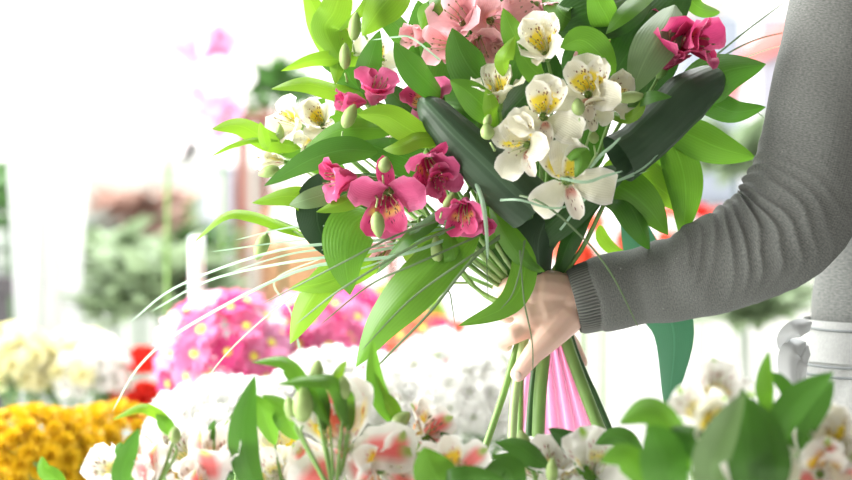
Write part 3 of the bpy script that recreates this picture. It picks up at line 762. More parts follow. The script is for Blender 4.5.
SR = [Vector((.51, .27, 1.42)), Vector((.545, .335, 1.33)), Vector((.585, .36, 1.15)), Vector((.592, .355, 1.03)), Vector((.60, .35, .92))]
V3, F3 = tube(SR, [.06, .062, .055, .048, .036], 30, 32, cap=False)
U3 = [(0, 0)] * len(V3)
def jn(*sets):
    V, F, U = [], [], []
    for v, f, u in sets:
        o = len(V); V += list(v); U += list(u); F += [tuple(i + o for i in q) for q in f]
    return V, F, U
v, f, u = jn((V1, F1, U1), (V2, F2, U2), (V3, F3, U3))
sweater = ob('sweater', mesh('sweater', v, f, u), knit, person, label='grey melange fine knit sweater')
CF = [(573, 301.5, 0, 31.5), (577, 300.5, 0, 33.5), (583, 299, 0, 34.5), (590, 297, 0, 35), (597, 295, 0, 35.5), (601, 294, 0, 35.5)]
v, f, u = sleeve_geo(CF, 320, 16, fold=False, u_ribs=62)
# thick rolled edge into the inside
n0 = len(v); V_in = [P(584, 299, 0) + (x - P(573, 301.5, 0)) * .82 for x in v[:321]]
v += V_in; u += [(a, 0) for a, _ in u[:321]]; f += [(j + 1, j, n0 + j, n0 + j + 1) for j in range(320)]
# (cuff is child of the sweater)
ob('cuff', mesh('cuff', v, f, u), rib, sweater, label='ribbed grey cuff')
# pale trousers
denim, n_ = nt('pale_grey_denim')
tc = N(n_, 'ShaderNodeTexCoord'); f1 = noise_(n_, tc.outputs['Object'], 300, 2); f2 = noise_(n_, tc.outputs['Object'], 9, 2)
c = mixc(n_, f1, (.27, .28, .27), (.40, .41, .39)); c = mixc(n_, math_(n_, 'MULTIPLY', f2, .3), c, (.4, .42, .42)); finish(n_, c, .9, bump=f1, bs=.3, spec=.2)
TR = [(.535, .125, .78, .118, .165), (.535, .125, .86, .142, .175), (.535, .125, .92, .146, .170), (.535, .125, .965, .140, .167), (.535, .125, 1.005, .130, .160), (.535, .125, 1.012, .126, .156)]
v, f, u = rings(dense(TR, 14), fold=.03)
seat = (v, f, u)
l1 = tube([Vector((.535, .05, .90)), Vector((.525, .045, .5)), Vector((.545, .045, .1))], [.115, .085, .065], 16, 28, cap=False)
l2 = tube([Vector((.535, .20, .90)), Vector((.535, .205, .5)), Vector((.565, .205, .1))], [.115, .085, .065], 16, 28, cap=False)
v, f, u = jn(seat, (l1[0], l1[1], [(0, 0)] * len(l1[0])), (l2[0], l2[1], [(0, 0)] * len(l2[0])))
tr = ob('trousers', mesh('trousers', v, f, u), denim, person, label='pale grey denim trousers')
wbm = dense([(.535, .125, .974, .1405, .1675), (.535, .125, .995, .1365, .1635), (.535, .125, 1.016, .131, .159)], 6)
v, f, u = rings(wbm); ob('waistband', mesh('waistband', v, f, u), denim, tr)
st = plain('seam_thread', (.16, .18, .18), .8)
for dz, rr0 in ((.972, .1418), (.962, .1425), (1.009, .134)):
    pts = [Vector((.535 + math.cos(a) * rr0, .125 + math.sin(a) * (rr0 + .026), dz + .002 * math.sin(a * 3))) for a in [2 * math.pi * i / 60 for i in range(61)]]
    ob('seam', tube_mesh('seam', pts, [.0014], 120, 5), st, tr)
pk = [Vector((.535 + math.cos(a) * .1455, .125 + math.sin(a) * .171, .955 - .07 * s_)) for a, s_ in ((3.5, 0), (3.65, .4), (3.85, .75), (4.1, .9), (4.4, 1))]
ob('pocket_seam', tube_mesh('pocket_seam', pk, [.0013], 16, 5), st, tr)
# loose turned cloth in front of the waist: folded apron tie
apr = plain('apron_cotton', (.55, .57, .57), .9, .15, var=.1)
for pts, w_ in (([P(812, 322, .03), P(800, 326, .0), P(790, 334, .0), P(788, 344, .01), P(802, 352, .03)], .020), ([P(806, 342, .03), P(795, 348, .0), P(790, 362, .0), P(794, 392, .01)], .024), ([P(808, 345, .03), P(800, 360, .005), P(798, 380, .01), P(800, 400, .02)], .02)):
    ob('apron_fold', leaf_mesh('apron_fold', pts, w_, p=.15, q=.12, fold=.5), apr, person)
for y_, nm in ((.045, 0), (.205, 1)):
    v, f = join([capsule((.58, y_, .045), (.44, y_, .035), .042, .032, 16)])
    ob('shoe', mesh('shoe', v, f), plain('shoe_white', (.7, .7, .7), .5), person)

# ================================================================ BOUQUET
GR = P(531, 322, .008)
bq = thing('bouquet', 'hand-tied bouquet of pink, rose and cream alstroemeria with large green leaves held in the hand', 'bouquet', GR)
GP = P(528, 305, .012)
def stem_from(a, f=None, grip=None, r=.0022, mat='stem', name='stem', sag=.02):
    g = grip or (GP + Vector((random.uniform(-.012, .012), random.uniform(-.008, .012), random.uniform(-.01, .02))))
    m1 = a - (f or Vector((0, 0, 1))) * .035
    m2 = a.lerp(g, .55) + Vector((random.uniform(-.01, .01), .03, -.01))
    return ob(name, tube_mesh(name, [a, m1.lerp(m2, .15), m2, g], [r * .75, r, r], 14, 7), M[mat], bq)
FL = [  # kind px py d rad face roll open
 ('pink', 376, 88, -.045, 30, (.2, .75, .7), 180, 1), ('pink', 427, 100, -.045, 30, (-.3, .6, .8), 60, 2), ('pink', 350, 101, -.035, 24, (-1, .05, .3), 0, 0),
 ('pink', 338, 178, -.075, 30, (-.9, -.05, .45), 20, 1), ('pink', 386, 200, -.085, 38, (-.1, -.35, 1), 180, 2), ('pink', 430, 166, -.09, 32, (.1, -.45, .8), 160, 1), ('pink', 440, 182, -.085, 24, (.3, -.3, .9), 20, 1),
 ('pink', 462, 214, -.095, 30, (-.2, -.7, .7), 180, 1), ('pink', 483, 222, -.08, 20, (.5, -.5, .7), 60, 0), ('light', 384, 253, -.04, 22, (-.5, -.7, .6), 30, 1), ('pink', 421, 264, -.05, 24, (.1, -1, .35), 0, 0),
 ('deep', 676, 46, -.07, 42, (.3, .6, .6), -15, 0), ('deep', 700, 42, -.08, 34, (.75, -.05, .6), 60, 1), ('deep', 655, 17, -.02, 12, (-.2, .5, .8), 0, 0),
 ('light', 460, 14, -.06, 38, (-.2, .3, 1), 0, 1), ('light', 498, 20, -.05, 36, (.3, -.1, 1), 60, 2), ('light', 525, 6, -.04, 32, (.4, .2, 1), 20, 2), ('light', 480, 48, -.055, 32, (.1, -.6, .8), 100, 1),
 ('light', 443, 44, -.05, 28, (-.6, .1, .8), 35, 1), ('light', 416, 36, -.03, 24, (-.8, -.1, .6), 35, 0), ('light', 549, 8, -.05, 20, (.6, -.3, .6), 0, 0), ('light', 339, 2, .03, 18, (-.4, .4, .8), 0, 2), ('light', 480, -30, -.03, 34, (0, .5, 1), 0, 2), ('light', 500, 45, -.05, 24, (.3, -.7, .7), 30, 1),
 ('white', 542, 44, -.10, 35, (-.2, .35, .85), 10, 1), ('white', 497, 84, -.095, 30, (-.1, .75, .5), 0, 1), ('white', 545, 112, -.125, 36, (.0, .12, 1), 0, 2), ('white', 521, 146, -.12, 33, (-.35, -.1, 1), 25, 2),
 ('white', 588, 88, -.11, 35, (-.1, .2, 1), 5, 2), ('white', 612, 92, -.095, 30, (.55, .2, .8), -40, 1), ('white', 570, 180, -.125, 37, (.05, .0, 1), 12, 3), ('white', 592, 112, -.10, 26, (.1, -.6, .7), 10, 1),
 ('white', 288, 120, .0, 26, (-.6, .3, .7), 0, 1), ('white', 319, 118, -.01, 28, (-.2, .4, 1), 50, 1), ('white', 314, 145, -.0, 24, (-.5, -.6, .7), 30, 1), ('white', 270, 158, .01, 24, (-.8, .2, .5), 0, 0),
 ('light', 590, 70, .0, 26, (.2, .4, 1), 0, 2), ('deep', 605, 50, .0, 24, (.1, .4, 1), 0, 1), ('white', 345, 38, .0, 24, (-.3, .2, 1), 0, 2), ('white', 382, 60, .0, 22, (.2, .2, 1), 40, 2),
]
for kind, px, py, d, rad, face, roll, op in FL:
    pos, f = blossom(bq, kind, px, py, d, rad, face, roll, op)
    stem_from(pos - f * .008, f, mat='stem')
for b in [(350, 115, -.05, 24, 14, (.4, .9)), (385, 164, -.09, 15, 13, (.2, 1)), (261, 248, -.01, 26, 14, (-.4, -1)), (378, 226, -.10, 24, 14, (.1, -1)), (487, 131, -.12, 15, 14, (-.3, 1)),
          (355, 25, -.02, 26, 13, (.1, 1)), (345, 55, -.02, 24, 12, (0, 1)), (578, 106, -.125, 16, 13, (-.1, 1)), (594, 137, -.10, 11, 10, (0, 1)), (632, 97, -.11, 26, 12, (1, .1)), (280, 133, .0, 18, 9, (0, 1)),
          (437, 250, -.07, 30, 13, (-.1, 1)), (488, 120, -.11, 12, 9, (.3, 1)), (449, 200, -.10, 18, 8, (.6, 1)), (268, 172, .0, 20, 12, (-1, -.3))]:
    o = bud(bq, *b)
    c_ = P(b[0], b[1], b[2]); dv = Vector((b[5][0], 0, b[5][1])).normalized()
    e = c_ - dv * b[3] * .00075
    ob('stem', tube_mesh('stem', [e, e - dv * .007 + Vector((.002, .010, 0)), e - dv * .010 + Vector((.004, .05, 0)), e.lerp(GP, .35) + Vector((0, .07, 0))], [.001, .0015], 8, 6), M['stem_pale'], bq)
# individual leaves, base -> tip
ob('stem', tube_mesh('stem', [P(263, 238, -.01), P(272, 229, -.01), P(290, 231, -.005), P(312, 238, .0), P(345, 230, .02), P(420, 230, .02)], [.0012, .0018], 16, 6), M['stem_pale'], bq)
#
LV = [
 ([(385, 60, .0), (345, 60, -.01), (315, 60, -.02), (281, 71, -.03)], 17, 'bright', -35),
 ([(370, 95, .0), (340, 92, -.01), (305, 84, -.03), (271, 89, -.04)], 24, 'bright', 20),
 ([(300, 148, .0), (268, 140, -.01), (240, 126, -.02), (212, 129, -.03)], 24, 'bright', 10),
 ([(268, 150, -.02), (264, 138, -.03), (260, 122, -.035)], 12, 'bright', 0),
 ([(278, 141, -.01), (255, 140, -.02), (232, 146, -.03), (210, 157, -.03)], 6, 'bright', 0),
 ([(378, 152, -.05), (345, 150, -.06), (310, 160, -.06), (264, 186, -.05)], 29, 'green', -20),
 ([(318, 232, -.02), (310, 205, -.03), (290, 196, -.04), (252, 203, -.04)], 28, 'bright', 15),
 ([(340, 188, -.06), (325, 194, -.06), (305, 200, -.065), (289, 205, -.06)], 22, 'grey', 0),
 ([(385, 196, -.06), (360, 196, -.07), (340, 204, -.075), (316, 212, -.075)], 20, 'bright', 10),
 ([(440, 146, -.06), (410, 130, -.08), (385, 116, -.09), (357, 114, -.09)], 30, 'bright', -15),
 ([(445, 138, -.07), (420, 138, -.085), (400, 146, -.095), (383, 149, -.09)], 22, 'bright', 20),
 ([(310, 238, -.0), (280, 226, -.01), (252, 216, -.02), (225, 216, -.025), (192, 244, -.02)], 14, 'bright', 25),
 ([(372, 212, -.05), (352, 225, -.07), (345, 255, -.08), (350, 295, -.06)], 52, 'mid', 0),
 ([(400, 245, -.03), (360, 268, -.04), (325, 282, -.04), (289, 289, -.03)], 28, 'bright', -15),
 ([(350, 255, -.02), (325, 280, -.03), (305, 310, -.03), (290, 344, -.02)], 34, 'bright', 10),
 ([(478, 215, -.05), (452, 245, -.07), (410, 290, -.08), (380, 325, -.07), (356, 367, -.05)], 50, 'mid', 5),
 ([(455, 200, -.05), (425, 225, -.07), (405, 240, -.08), (375, 275, -.06)], 20, 'green', 30),
 ([(512, 225, -.05), (525, 260, -.065), (519, 290, -.075), (500, 310, -.08), (458, 326, -.075)], 29, 'mid', -15),
 ([(490, 205, -.05), (505, 235, -.07), (525, 262, -.07), (545, 272, -.06)], 20, 'mid', 20),
 ([(505, 100, -.05), (478, 78, -.08), (462, 55, -.09), (452, 28, -.09)], 42, 'green', 0),
 ([(445, 100, -.04), (425, 80, -.07), (408, 62, -.08), (394, 42, -.08)], 32, 'green', 10),
 ([(500, 122, -.07), (485, 108, -.10), (468, 92, -.11), (450, 80, -.11)], 32, 'mid', -10),
 ([(498, 128, -.08), (492, 112, -.11), (490, 100, -.115), (486, 88, -.115)], 17, 'bright', 0),
 ([(535, 68, -.06), (522, 48, -.08), (512, 30, -.09), (503, 8, -.09)], 28, 'mid', 0),
 ([(508, 78, -.09), (503, 62, -.11), (508, 50, -.115), (515, 36, -.11)], 18, 'bright', 0),
 ([(555, 90, -.07), (540, 76, -.10), (527, 62, -.11), (516, 42, -.11)], 27, 'mid', 10),
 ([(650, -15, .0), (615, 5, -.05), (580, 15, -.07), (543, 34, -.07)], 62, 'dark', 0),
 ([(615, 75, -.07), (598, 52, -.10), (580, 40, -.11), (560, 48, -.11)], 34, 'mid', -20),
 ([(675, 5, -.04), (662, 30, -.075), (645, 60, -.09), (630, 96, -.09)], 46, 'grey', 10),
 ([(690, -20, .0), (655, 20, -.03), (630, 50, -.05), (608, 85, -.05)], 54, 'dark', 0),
 ([(665, -20, -.02), (640, 0, -.06), (622, 16, -.08), (606, 34, -.08)], 20, 'mid', 10),
 ([(672, 110, .0), (700, 84, -.03), (728, 70, -.04), (766, 64, -.03)], 50, 'green', 0),
 ([(672, 100, .01), (705, 102, -.01), (735, 112, -.03), (766, 107, -.03)], 28, 'green', 30),
 ([(650, 118, .02), (690, 135, .0), (720, 148, -.01), (756, 158, -.01)], 40, 'mid', 10),
 ([(665, 130, .02), (680, 160, .0), (686, 195, -.01), (682, 240, .0)], 40, 'mid', 0),
 ([(645, 125, .03), (652, 150, .01), (658, 175, .01), (660, 200, .02)], 26, 'mid', 10),
 ([(590, 190, .0), (615, 185, -.03), (645, 205, -.04), (668, 235, -.02)], 44, 'mid', 20),
 ([(595, 190, .0), (625, 200, -.035), (640, 225, -.04), (650, 250, -.02)], 36, 'green', -20),
 ([(600, 172, .01), (632, 170, .0), (662, 190, .0), (690, 215, .01)], 36, 'bright', 20),
 ([(600, 225, .04), (603, 238, .04), (615, 250, .04), (640, 262, .05)], 14, 'bright', 0),
 ([(330, 20, .0), (340, 40, -.01), (338, 60, -.01), (335, 85, -.01)], 24, 'bright', 0),
 ([(345, -25, .0), (335, 10, -.01), (325, 30, -.01), (342, 62, -.02)], 34, 'bright', 0),
 ([(375, -20, .0), (365, 5, -.02), (352, 20, -.02), (338, 32, -.02)], 10, 'bright', 0),
 ([(405, -30, .0), (392, -5, -.03), (378, 12, -.04), (362, 36, -.04)], 40, 'bright', 0),
 ([(330, 60, .0), (322, 30, .0), (315, 10, .0), (303, -15, .0)], 26, 'bright', 0),
 ([(420, 60, .0), (405, 35, -.02), (388, 15, -.03), (378, -12, -.03)], 28, 'green', 20),
 ([(450, -25, -.02), (435, 5, -.06), (425, 12, -.06), (422, 30, -.06)], 20, 'mid', 0),
 ([(375, 105, .0), (368, 75, -.02), (372, 55, -.03), (380, 30, -.03)], 26, 'green', 10),
 ([(395, 130, -.02), (360, 128, -.04), (335, 132, -.04), (305, 148, -.03)], 26, 'mid', 10),
 ([(545, -20, -.02), (560, 10, -.07), (575, 22, -.07), (590, 36, -.07)], 30, 'mid', 0),
 ([(600, 110, -.06), (625, 118, -.10), (640, 110, -.11), (646, 92, -.11)], 12, 'bright', 20),
 ([(560, 140, -.09), (575, 150, -.13), (582, 160, -.135), (575, 178, -.13)], 22, 'mid', 0),
 ([(625, 105, -.08), (640, 100, -.11), (655, 96, -.12), (672, 97, -.12)], 14, 'green', 0),
 ([(720, 12, .02), (700, 8, .0), (685, -6, .0), (670, -20, .0)], 18, 'mid', 0),
 ([(612, 40, -.04), (608, 20, -.07), (600, 5, -.08), (590, -15, -.08)], 34, 'mid', 0),
 ([(520, 200, .0), (575, 160, .0), (590, 135, .0), (600, 105, .01)], 44, 'green', 0),
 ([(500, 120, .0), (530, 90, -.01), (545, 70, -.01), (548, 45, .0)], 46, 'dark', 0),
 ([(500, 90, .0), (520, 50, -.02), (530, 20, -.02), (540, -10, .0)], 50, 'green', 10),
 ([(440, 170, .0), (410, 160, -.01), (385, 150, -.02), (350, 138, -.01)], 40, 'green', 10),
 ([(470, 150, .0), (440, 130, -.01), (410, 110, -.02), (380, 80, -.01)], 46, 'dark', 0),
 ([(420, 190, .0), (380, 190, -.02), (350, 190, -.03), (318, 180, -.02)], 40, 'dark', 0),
 ([(500, 250, .01), (485, 235, .0), (470, 222, .0), (448, 212, .0)], 34, 'green', 0),
 ([(505, 262, .0), (497, 235, -.03), (490, 215, -.04), (478, 190, -.04)], 26, 'mid', 20),
 ([(515, 262, .0), (517, 235, -.02), (520, 215, -.03), (528, 190, -.03)], 30, 'dark', 0),
 ([(372, 100, .0), (352, 82, -.0), (345, 70, .0), (322, 66, .0)], 28, 'green', 0),
 ([(380, 140, .0), (350, 120, .01), (330, 110, .01), (300, 108, .01)], 36, 'mid', 0),
 ([(345, 168, .02), (320, 160, .01), (300, 150, .01), (270, 150, .01)], 30, 'mid', 15),
 ([(420, 265, -.02), (412, 250, -.05), (425, 236, -.06), (445, 228, -.06)], 22, 'bright', 0),
 ([(452, 280, -.04), (455, 262, -.07), (452, 245, -.08), (448, 222, -.07)], 22, 'mid', 30),
 ([(430, 90, .0), (430, 60, -.0), (425, 30, .0), (418, 0, .0)], 46, 'green', 0),
 ([(640, 110, .02), (652, 70, .0), (665, 40, .0), (680, 0, .01)], 46, 'dark', 0),
]
for L in LV:
    LF(bq, *L[:3], roll=L[3], fold=random.uniform(.15, .35))
LF(bq, [(625, 200, .06), (655, 290, .05), (674, 335, .045), (667, 416, .04)], 48, 'teal', roll=10, label='drooping blue green leaf below the sleeve')
# inner filler leaves
cnt = 0
fr = random.Random(5)
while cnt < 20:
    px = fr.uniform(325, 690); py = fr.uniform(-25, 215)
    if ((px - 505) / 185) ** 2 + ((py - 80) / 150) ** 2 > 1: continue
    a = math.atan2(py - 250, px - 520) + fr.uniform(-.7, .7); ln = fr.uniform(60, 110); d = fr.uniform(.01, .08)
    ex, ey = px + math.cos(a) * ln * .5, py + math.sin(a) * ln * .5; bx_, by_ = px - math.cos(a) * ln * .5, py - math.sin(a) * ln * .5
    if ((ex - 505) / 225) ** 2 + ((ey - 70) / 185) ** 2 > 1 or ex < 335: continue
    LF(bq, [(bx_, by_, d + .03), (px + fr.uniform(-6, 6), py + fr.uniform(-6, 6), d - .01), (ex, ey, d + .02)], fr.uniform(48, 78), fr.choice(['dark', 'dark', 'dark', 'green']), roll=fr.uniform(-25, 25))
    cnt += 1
# big dark rolled aspidistra leaves
def rolled(pts, rads, a0, turns, label, n=40, seg=56, closed=0, grow=.16):
    W = [P(*p) for p in pts]; c = catmull(W, n); T = tangents(c); V, F, U = [], [], []
    up = Vector((0, -1, 0))
    for i, p in enumerate(c):
        t = i / n; a = (up - T[i] * up.dot(T[i])).normalized(); b = T[i].cross(a); r = interp(rads, t) / 1000
        for j in range(seg + 1):
            g = math.radians(a0) + turns * 2 * math.pi * j / seg
            rr = r * (1 - grow * j / seg + .02 * math.sin(t * 9 + j * .06))
            V.append(p + (a * math.cos(g) + b * math.sin(g)) * rr); U.append((j / seg, t))
    for i in range(n):
        for j in range(seg): q = i * (seg + 1) + j; F.append((q, q + 1, q + seg + 2, q + seg + 1))
    o = ob('rolled_leaf', mesh('rolled_leaf', V, F, U), LM['blue'], bq, label=label); return o
rolled([(420, 100, -.04), (432, 112, -.062), (455, 137, -.075), (485, 166, -.08), (512, 192, -.08), (530, 208, -.075)], [3, 17, 23, 26, 29, 29], 150, 1.15, 'large dark green leaf rolled into a tube')
rolled([(722, 76, -.02), (708, 82, -.045), (685, 98, -.065), (660, 124, -.075), (636, 146, -.08), (618, 158, -.085)], [3, 19, 27, 25, 24, 27], 200, 1.1, 'large dark green leaf rolled into a tube')
LF(bq, [(520, 262, .0), (545, 228, -.03), (570, 205, -.04), (600, 180, -.045), (640, 165, -.03)], 44, 'dark', 0, fold=.4)
LF(bq, [(545, 300, .0), (538, 250, -.03), (545, 222, -.03), (562, 190, -.02)], 52, 'blue', 20, fold=.5, label='dull dark green leaf above the hand')
LF(bq, [(555, 280, .0), (570, 240, -.02), (590, 205, -.03), (640, 160, -.06)], 24, 'dark', -30)
LF(bq, [(350, 175, .0), (322, 195, -.03), (318, 225, -.04), (336, 262, -.03)], 44, 'blue', -15, label='dull dark green leaf at the left of the bouquet')
LF(bq, [(480, 200, -.02), (500, 192, -.08), (530, 198, -.085), (560, 212, -.07)], 30, 'dark', 20)
LF(bq, [(470, 205, .0), (490, 225, -.02), (505, 250, -.02), (520, 285, .0)], 34, 'green', 0)
# stems fanning into the grip
for (a, b, mt) in [((462, 232), (516, 290), 'stem_pale'), ((470, 226), (520, 288), 'stem_pale'), ((482, 222), (524, 288), 'stem_pale'), ((456, 243), (514, 292), 'stem_pale'), ((492, 215), (526, 286), 'stem_pale'), ((515, 210), (530, 284), 'stem_pale'),
                   ((505, 205), (528, 284), 'stem_pale'), ((450, 248), (512, 294), 'stem'), ((598, 195), (545, 290), 'stem_dark'), ((606, 200), (549, 292), 'stem'), ((530, 205), (533, 284), 'stem'), ((545, 200), (537, 284), 'stem_pale')]:
    ob('stem', tube_mesh('stem', [P(*a, -.03), P((a[0] + b[0]) / 2 + 3, (a[1] + b[1]) / 2 + 5, -.015), P(*b, .008), P(530, 320, .012)], [.0022, .0026, .0028], 12, 7), M[mt], bq)
# stems below the hand
for pts, r, mt in [([(530, 310, .01), (516, 350, .008), (503, 395, .0), (485, 448, -.01), (470, 492, -.02)], .0036, 'stem'),
                   ([(528, 320, .0), (522, 352, -.002), (515, 395, -.006), (512, 440, -.01), (510, 500, -.015)], .0046, 'stem_pale'),
                   ([(545, 320, .01), (544, 352, .005), (540, 395, .0), (538, 440, -.005), (536, 500, -.01)], .0066, 'stem'),
                   ([(540, 320, .014), (537, 352, .012), (532, 395, .01), (529, 440, .01), (527, 500, .01)], .0040, 'stem_dark'),
                   ([(560, 320, .01), (570, 352, .006), (586, 395, .0), (603, 438, -.005), (625, 496, -.01)], .0062, 'stem'),
                   ([(566, 322, .014), (579, 360, .014), (597, 400, .014), (614, 440, .014), (634, 490, .014)], .0032, 'stem_dark'),
                   ([(525, 325, .02), (521, 370, .02), (520, 420, .02), (519, 480, .02)], .0035, 'stem')]:
    ob('stem', tube_mesh('stem', [P(*p) for p in pts], [r, r, r * .95], 16, 12), M[mt], bq)
# pink ribbon / tissue tail
tis = plain('pink_tissue', (.90, .46, .66), .3, .5, var=.08, nscale=12)
V, F = [], []; nr, nc = 30, 90
for i in range(nr + 1):
    t = i / nr; py = 335 + 150 * t; wl = 536 - (4 + 20 * t ** .7); wr = 560 + (6 + 60 * t)
    for j in range(nc + 1):
        u = j / nc; px = wl + (wr - wl) * u
        V.append(P(px, py + 4 * math.sin(u * 9), .016 + (.006 + .004 * t) * math.sin(u * 34 + t * 1.5) + .010 * math.cos((u - .5) * 3)))
for i in range(nr):
    for j in range(nc): q = i * (nc + 1) + j; F.append((q, q + 1, q + nc + 2, q + nc + 1))
ob('ribbon', mesh('ribbon', V, F), tis, bq, label='pink pleated ribbon hanging below the hand')
# bear grass
def blade(pts, w_, mat='grass'):
    W = [P(*p) for p in pts]
    ob('grass_blade', leaf_mesh('grass_blade', W, w_ / 1000, p=.12, q=.35, n=22, fold=.3, ripple=0, facing=(0, -1, .1)), M[mat], bq)
for pts, w_, mt in [
    ([(455, 215, -.08), (395, 236, -.10), (340, 264, -.10), (260, 305, -.06)], 2.2, 'grass'),
    ([(465, 222, -.08), (415, 245, -.11), (340, 290, -.10), (295, 325, -.06)], 2.6, 'grass'),
    ([(470, 230, -.07), (400, 255, -.08), (300, 270, -.05), (190, 325, .0), (140, 365, .04), (112, 412, .08)], 3.4, 'grass_pale'),
    ([(460, 225, -.06), (380, 240, -.06), (280, 250, -.03), (180, 285, .05), (130, 322, .1)], 3.0, 'grass_pale'),
    ([(460, 228, -.06), (380, 250, -.06), (290, 262, -.03), (210, 280, .03), (150, 312, .1)], 3.0, 'grass_pale'),
    ([(455, 222, -.06), (380, 235, -.05), (300, 240, -.03), (210, 252, .0)], 2.2, 'grass_pale'),
    ([(455, 226, -.06), (380, 246, -.05), (300, 252, -.03), (230, 272, .0)], 2.2, 'grass_pale'),
    ([(450, 220, -.06), (370, 228, -.05), (300, 226, -.03), (235, 240, .0)], 2.0, 'grass_pale'),
    ([(450, 232, -.06), (380, 262, -.05), (300, 292, -.03), (230, 350, .0), (185, 410, .03)], 1.8, 'grass_pale'),
    ([(500, 235, -.08), (470, 262, -.10), (430, 312, -.10), (398, 345, -.09), (372, 372, -.08)], 3.2, 'grass'),
    ([(500, 238, -.08), (462, 262, -.10), (410, 300, -.09), (360, 352, -.08)], 2.4, 'grass'),
    ([(480, 235, -.08), (420, 262, -.10), (370, 285, -.09), (320, 325, -.08)], 2.2, 'grass'),
    ([(500, 192, -.09), (540, 202, -.12), (580, 235, -.12), (612, 275, -.12), (642, 335, -.11)], 2.2, 'grass'),
    ([(475, 180, -.09), (482, 200, -.12), (486, 225, -.12), (488, 260, -.11)], 4.5, 'grass_pale'),
    ([(525, 240, -.08), (520, 270, -.10), (512, 295, -.10), (500, 310, -.10)], 1.8, 'grass'),
    ([(520, 250, -.08), (524, 300, -.11), (532, 340, -.11), (533, 375, -.10)], 1.6, 'grass'),
    ([(430, 270, -.06), (448, 290, -.07), (452, 305, -.07), (455, 325, -.06)], 1.4, 'grass'),
    ([(486, 240, -.06), (487, 270, -.07), (488, 300, -.07)], 1.2, 'grass'),
    ([(500, 200, -.11), (520, 200, -.13), (560, 208, -.12), (600, 188, -.10), (650, 170, -.09)], 2.2, 'grass_pale'),
    ([(560, 178, -.14), (585, 182, -.145), (605, 176, -.14), (623, 171, -.14)], 3.0, 'grass_pale'),
    ([(590, 168, -.12), (600, 156, -.13), (612, 146, -.13), (621, 137, -.13)], 3.4, 'grass_pale'),
    ([(560, 230, -.06), (590, 195, -.10), (640, 170, -.10), (662, 150, -.09)], 2.4, 'grass_pale'),
    ([(660, 100, .0), (710, 60, .02), (750, 28, .03), (790, -2, .04)], 2.0, 'grass'),
    ([(670, 90, .0), (720, 58, .02), (755, 40, .03), (795, 30, .04)], 1.8, 'grass'),
    ([(680, 100, .0), (730, 66, .02), (760, 52, .03), (795, 42, .04)], 1.6, 'grass_pale'),
    ([(640, 130, .0), (710, 95, .01), (745, 105, .02), (765, 118, .03)], 1.6, 'grass'),
    ([(440, 60, -.06), (412, 38, -.09), (395, 37, -.09), (372, 40, -.08)], 2.0, 'grass_pale'),
    ([(300, 350, .1), (290, 310, .1), (275, 280, .08), (330, 255, .0)], 1.6, 'grass_pale'),
]: blade(pts, w_, mt)

# ================================================================ FOREGROUND ALSTROEMERIA
def cut_stem(label, base_px, d, blooms, leaves=(), buds=(), hub=None, basez=.5):
    d *= .6 if base_px < 650 else .85
    hx, hy = hub if hub else (blooms[0][1], blooms[0][2] + 35)
    H = P(hx, hy, d); Bp = Vector((P(base_px, 0, d).x, d, basez + .02))
    t = thing('alstroemeria_stem', label, 'flower', (Bp.x, Bp.y, Bp.z), 'cut alstroemerias in the foreground')
    ob('stem', tube_mesh('stem', [Bp, Bp.lerp(H, .5) + Vector((.008, 0, 0)), H], [.0035, .0032, .0026], 16, 8), M['stem'], t)
    for kind, px, py, dd, rad, face, roll, op in blooms:
        pos, f = blossom(t, kind, px, py, d + dd, rad * 1.25, face, roll, op)
        e = pos - f * .009
        ob('stalk', tube_mesh('stalk', [e, e - f * .015, H.lerp(e, .4) + Vector((0, .005, .004)), H], [.0014, .0018, .0022], 10, 6), M['stem'], t)
    for L in leaves:
        pts = [(a[0], a[1], a[2] + d) for a in L[0]]
        LF(t, pts, L[1], L[2], roll=L[3], fold=random.uniform(.2, .4))
        a = P(*pts[0])
        if (a - H).length > .012: ob('stalk', tube_mesh('stalk', [a, a.lerp(H, .5) + Vector((0, .006, -.004)), H], [.0012, .002], 8, 6), M['stem'], t)
    for b in buds:
        o = bud(t, b[0], b[1], d + b[2], *b[3:6])
        c_ = P(b[0], b[1], d + b[2]); dv = Vector((b[5][0], 0, b[5][1])).normalized(); e = c_ - dv * b[3] * .0006
        ob('stalk', tube_mesh('stalk', [e, e - dv * .01, H], [.0012, .002], 8, 6), M['stem'], t)
    return t
cut_stem('white alstroemeria with red streaks, leftmost in the foreground', 150, -.38,
  [('flame', 146, 464, 0, 36, (-.1, .95, .25), 30, 0), ('snow', 110, 468, .04, 28, (-.6, .5, .6), 80, 1), ('snow', 166, 446, .06, 24, (.1, .8, .5), 0, 0)],
  [([(176, 432, 0), (160, 415, 0), (140, 408, -.01), (112, 420, -.01)], 13, 'bright', 20), ([(175, 436, 0), (165, 424, -.01), (156, 414, -.01)], 16, 'mid', 0), ([(128, 500, -.02), (122, 475, -.03), (130, 450, -.03), (139, 428, -.03)], 22, 'green', 20),
   ([(66, 492, 0), (55, 478, 0), (44, 470, 0), (42, 456, 0)], 18, 'mid', 0), ([(125, 460, .02), (120, 450, .02), (121, 442, .02)], 12, 'green', 0)], [(175, 434, -.01, 16, 12, (0, 1))], hub=(150, 500))
cut_stem('white alstroemeria with salmon flamed petals, left of the upright dark leaf', 215, -.38,
  [('flame', 218, 458, 0, 38, (.05, .95, .2), 30, 0), ('snow', 185, 452, .06, 30, (-.4, .8, .4), 40, 1), ('flame', 192, 482, -.01, 26, (-.3, .8, .4), 30, 0), ('snow', 242, 446, .08, 28, (.2, .8, .5), 0, 1)],
  [([(214, 440, .0), (212, 434, .0), (212, 426, 0), (216, 420, 0)], 8, 'green', 0)], hub=(215, 505))
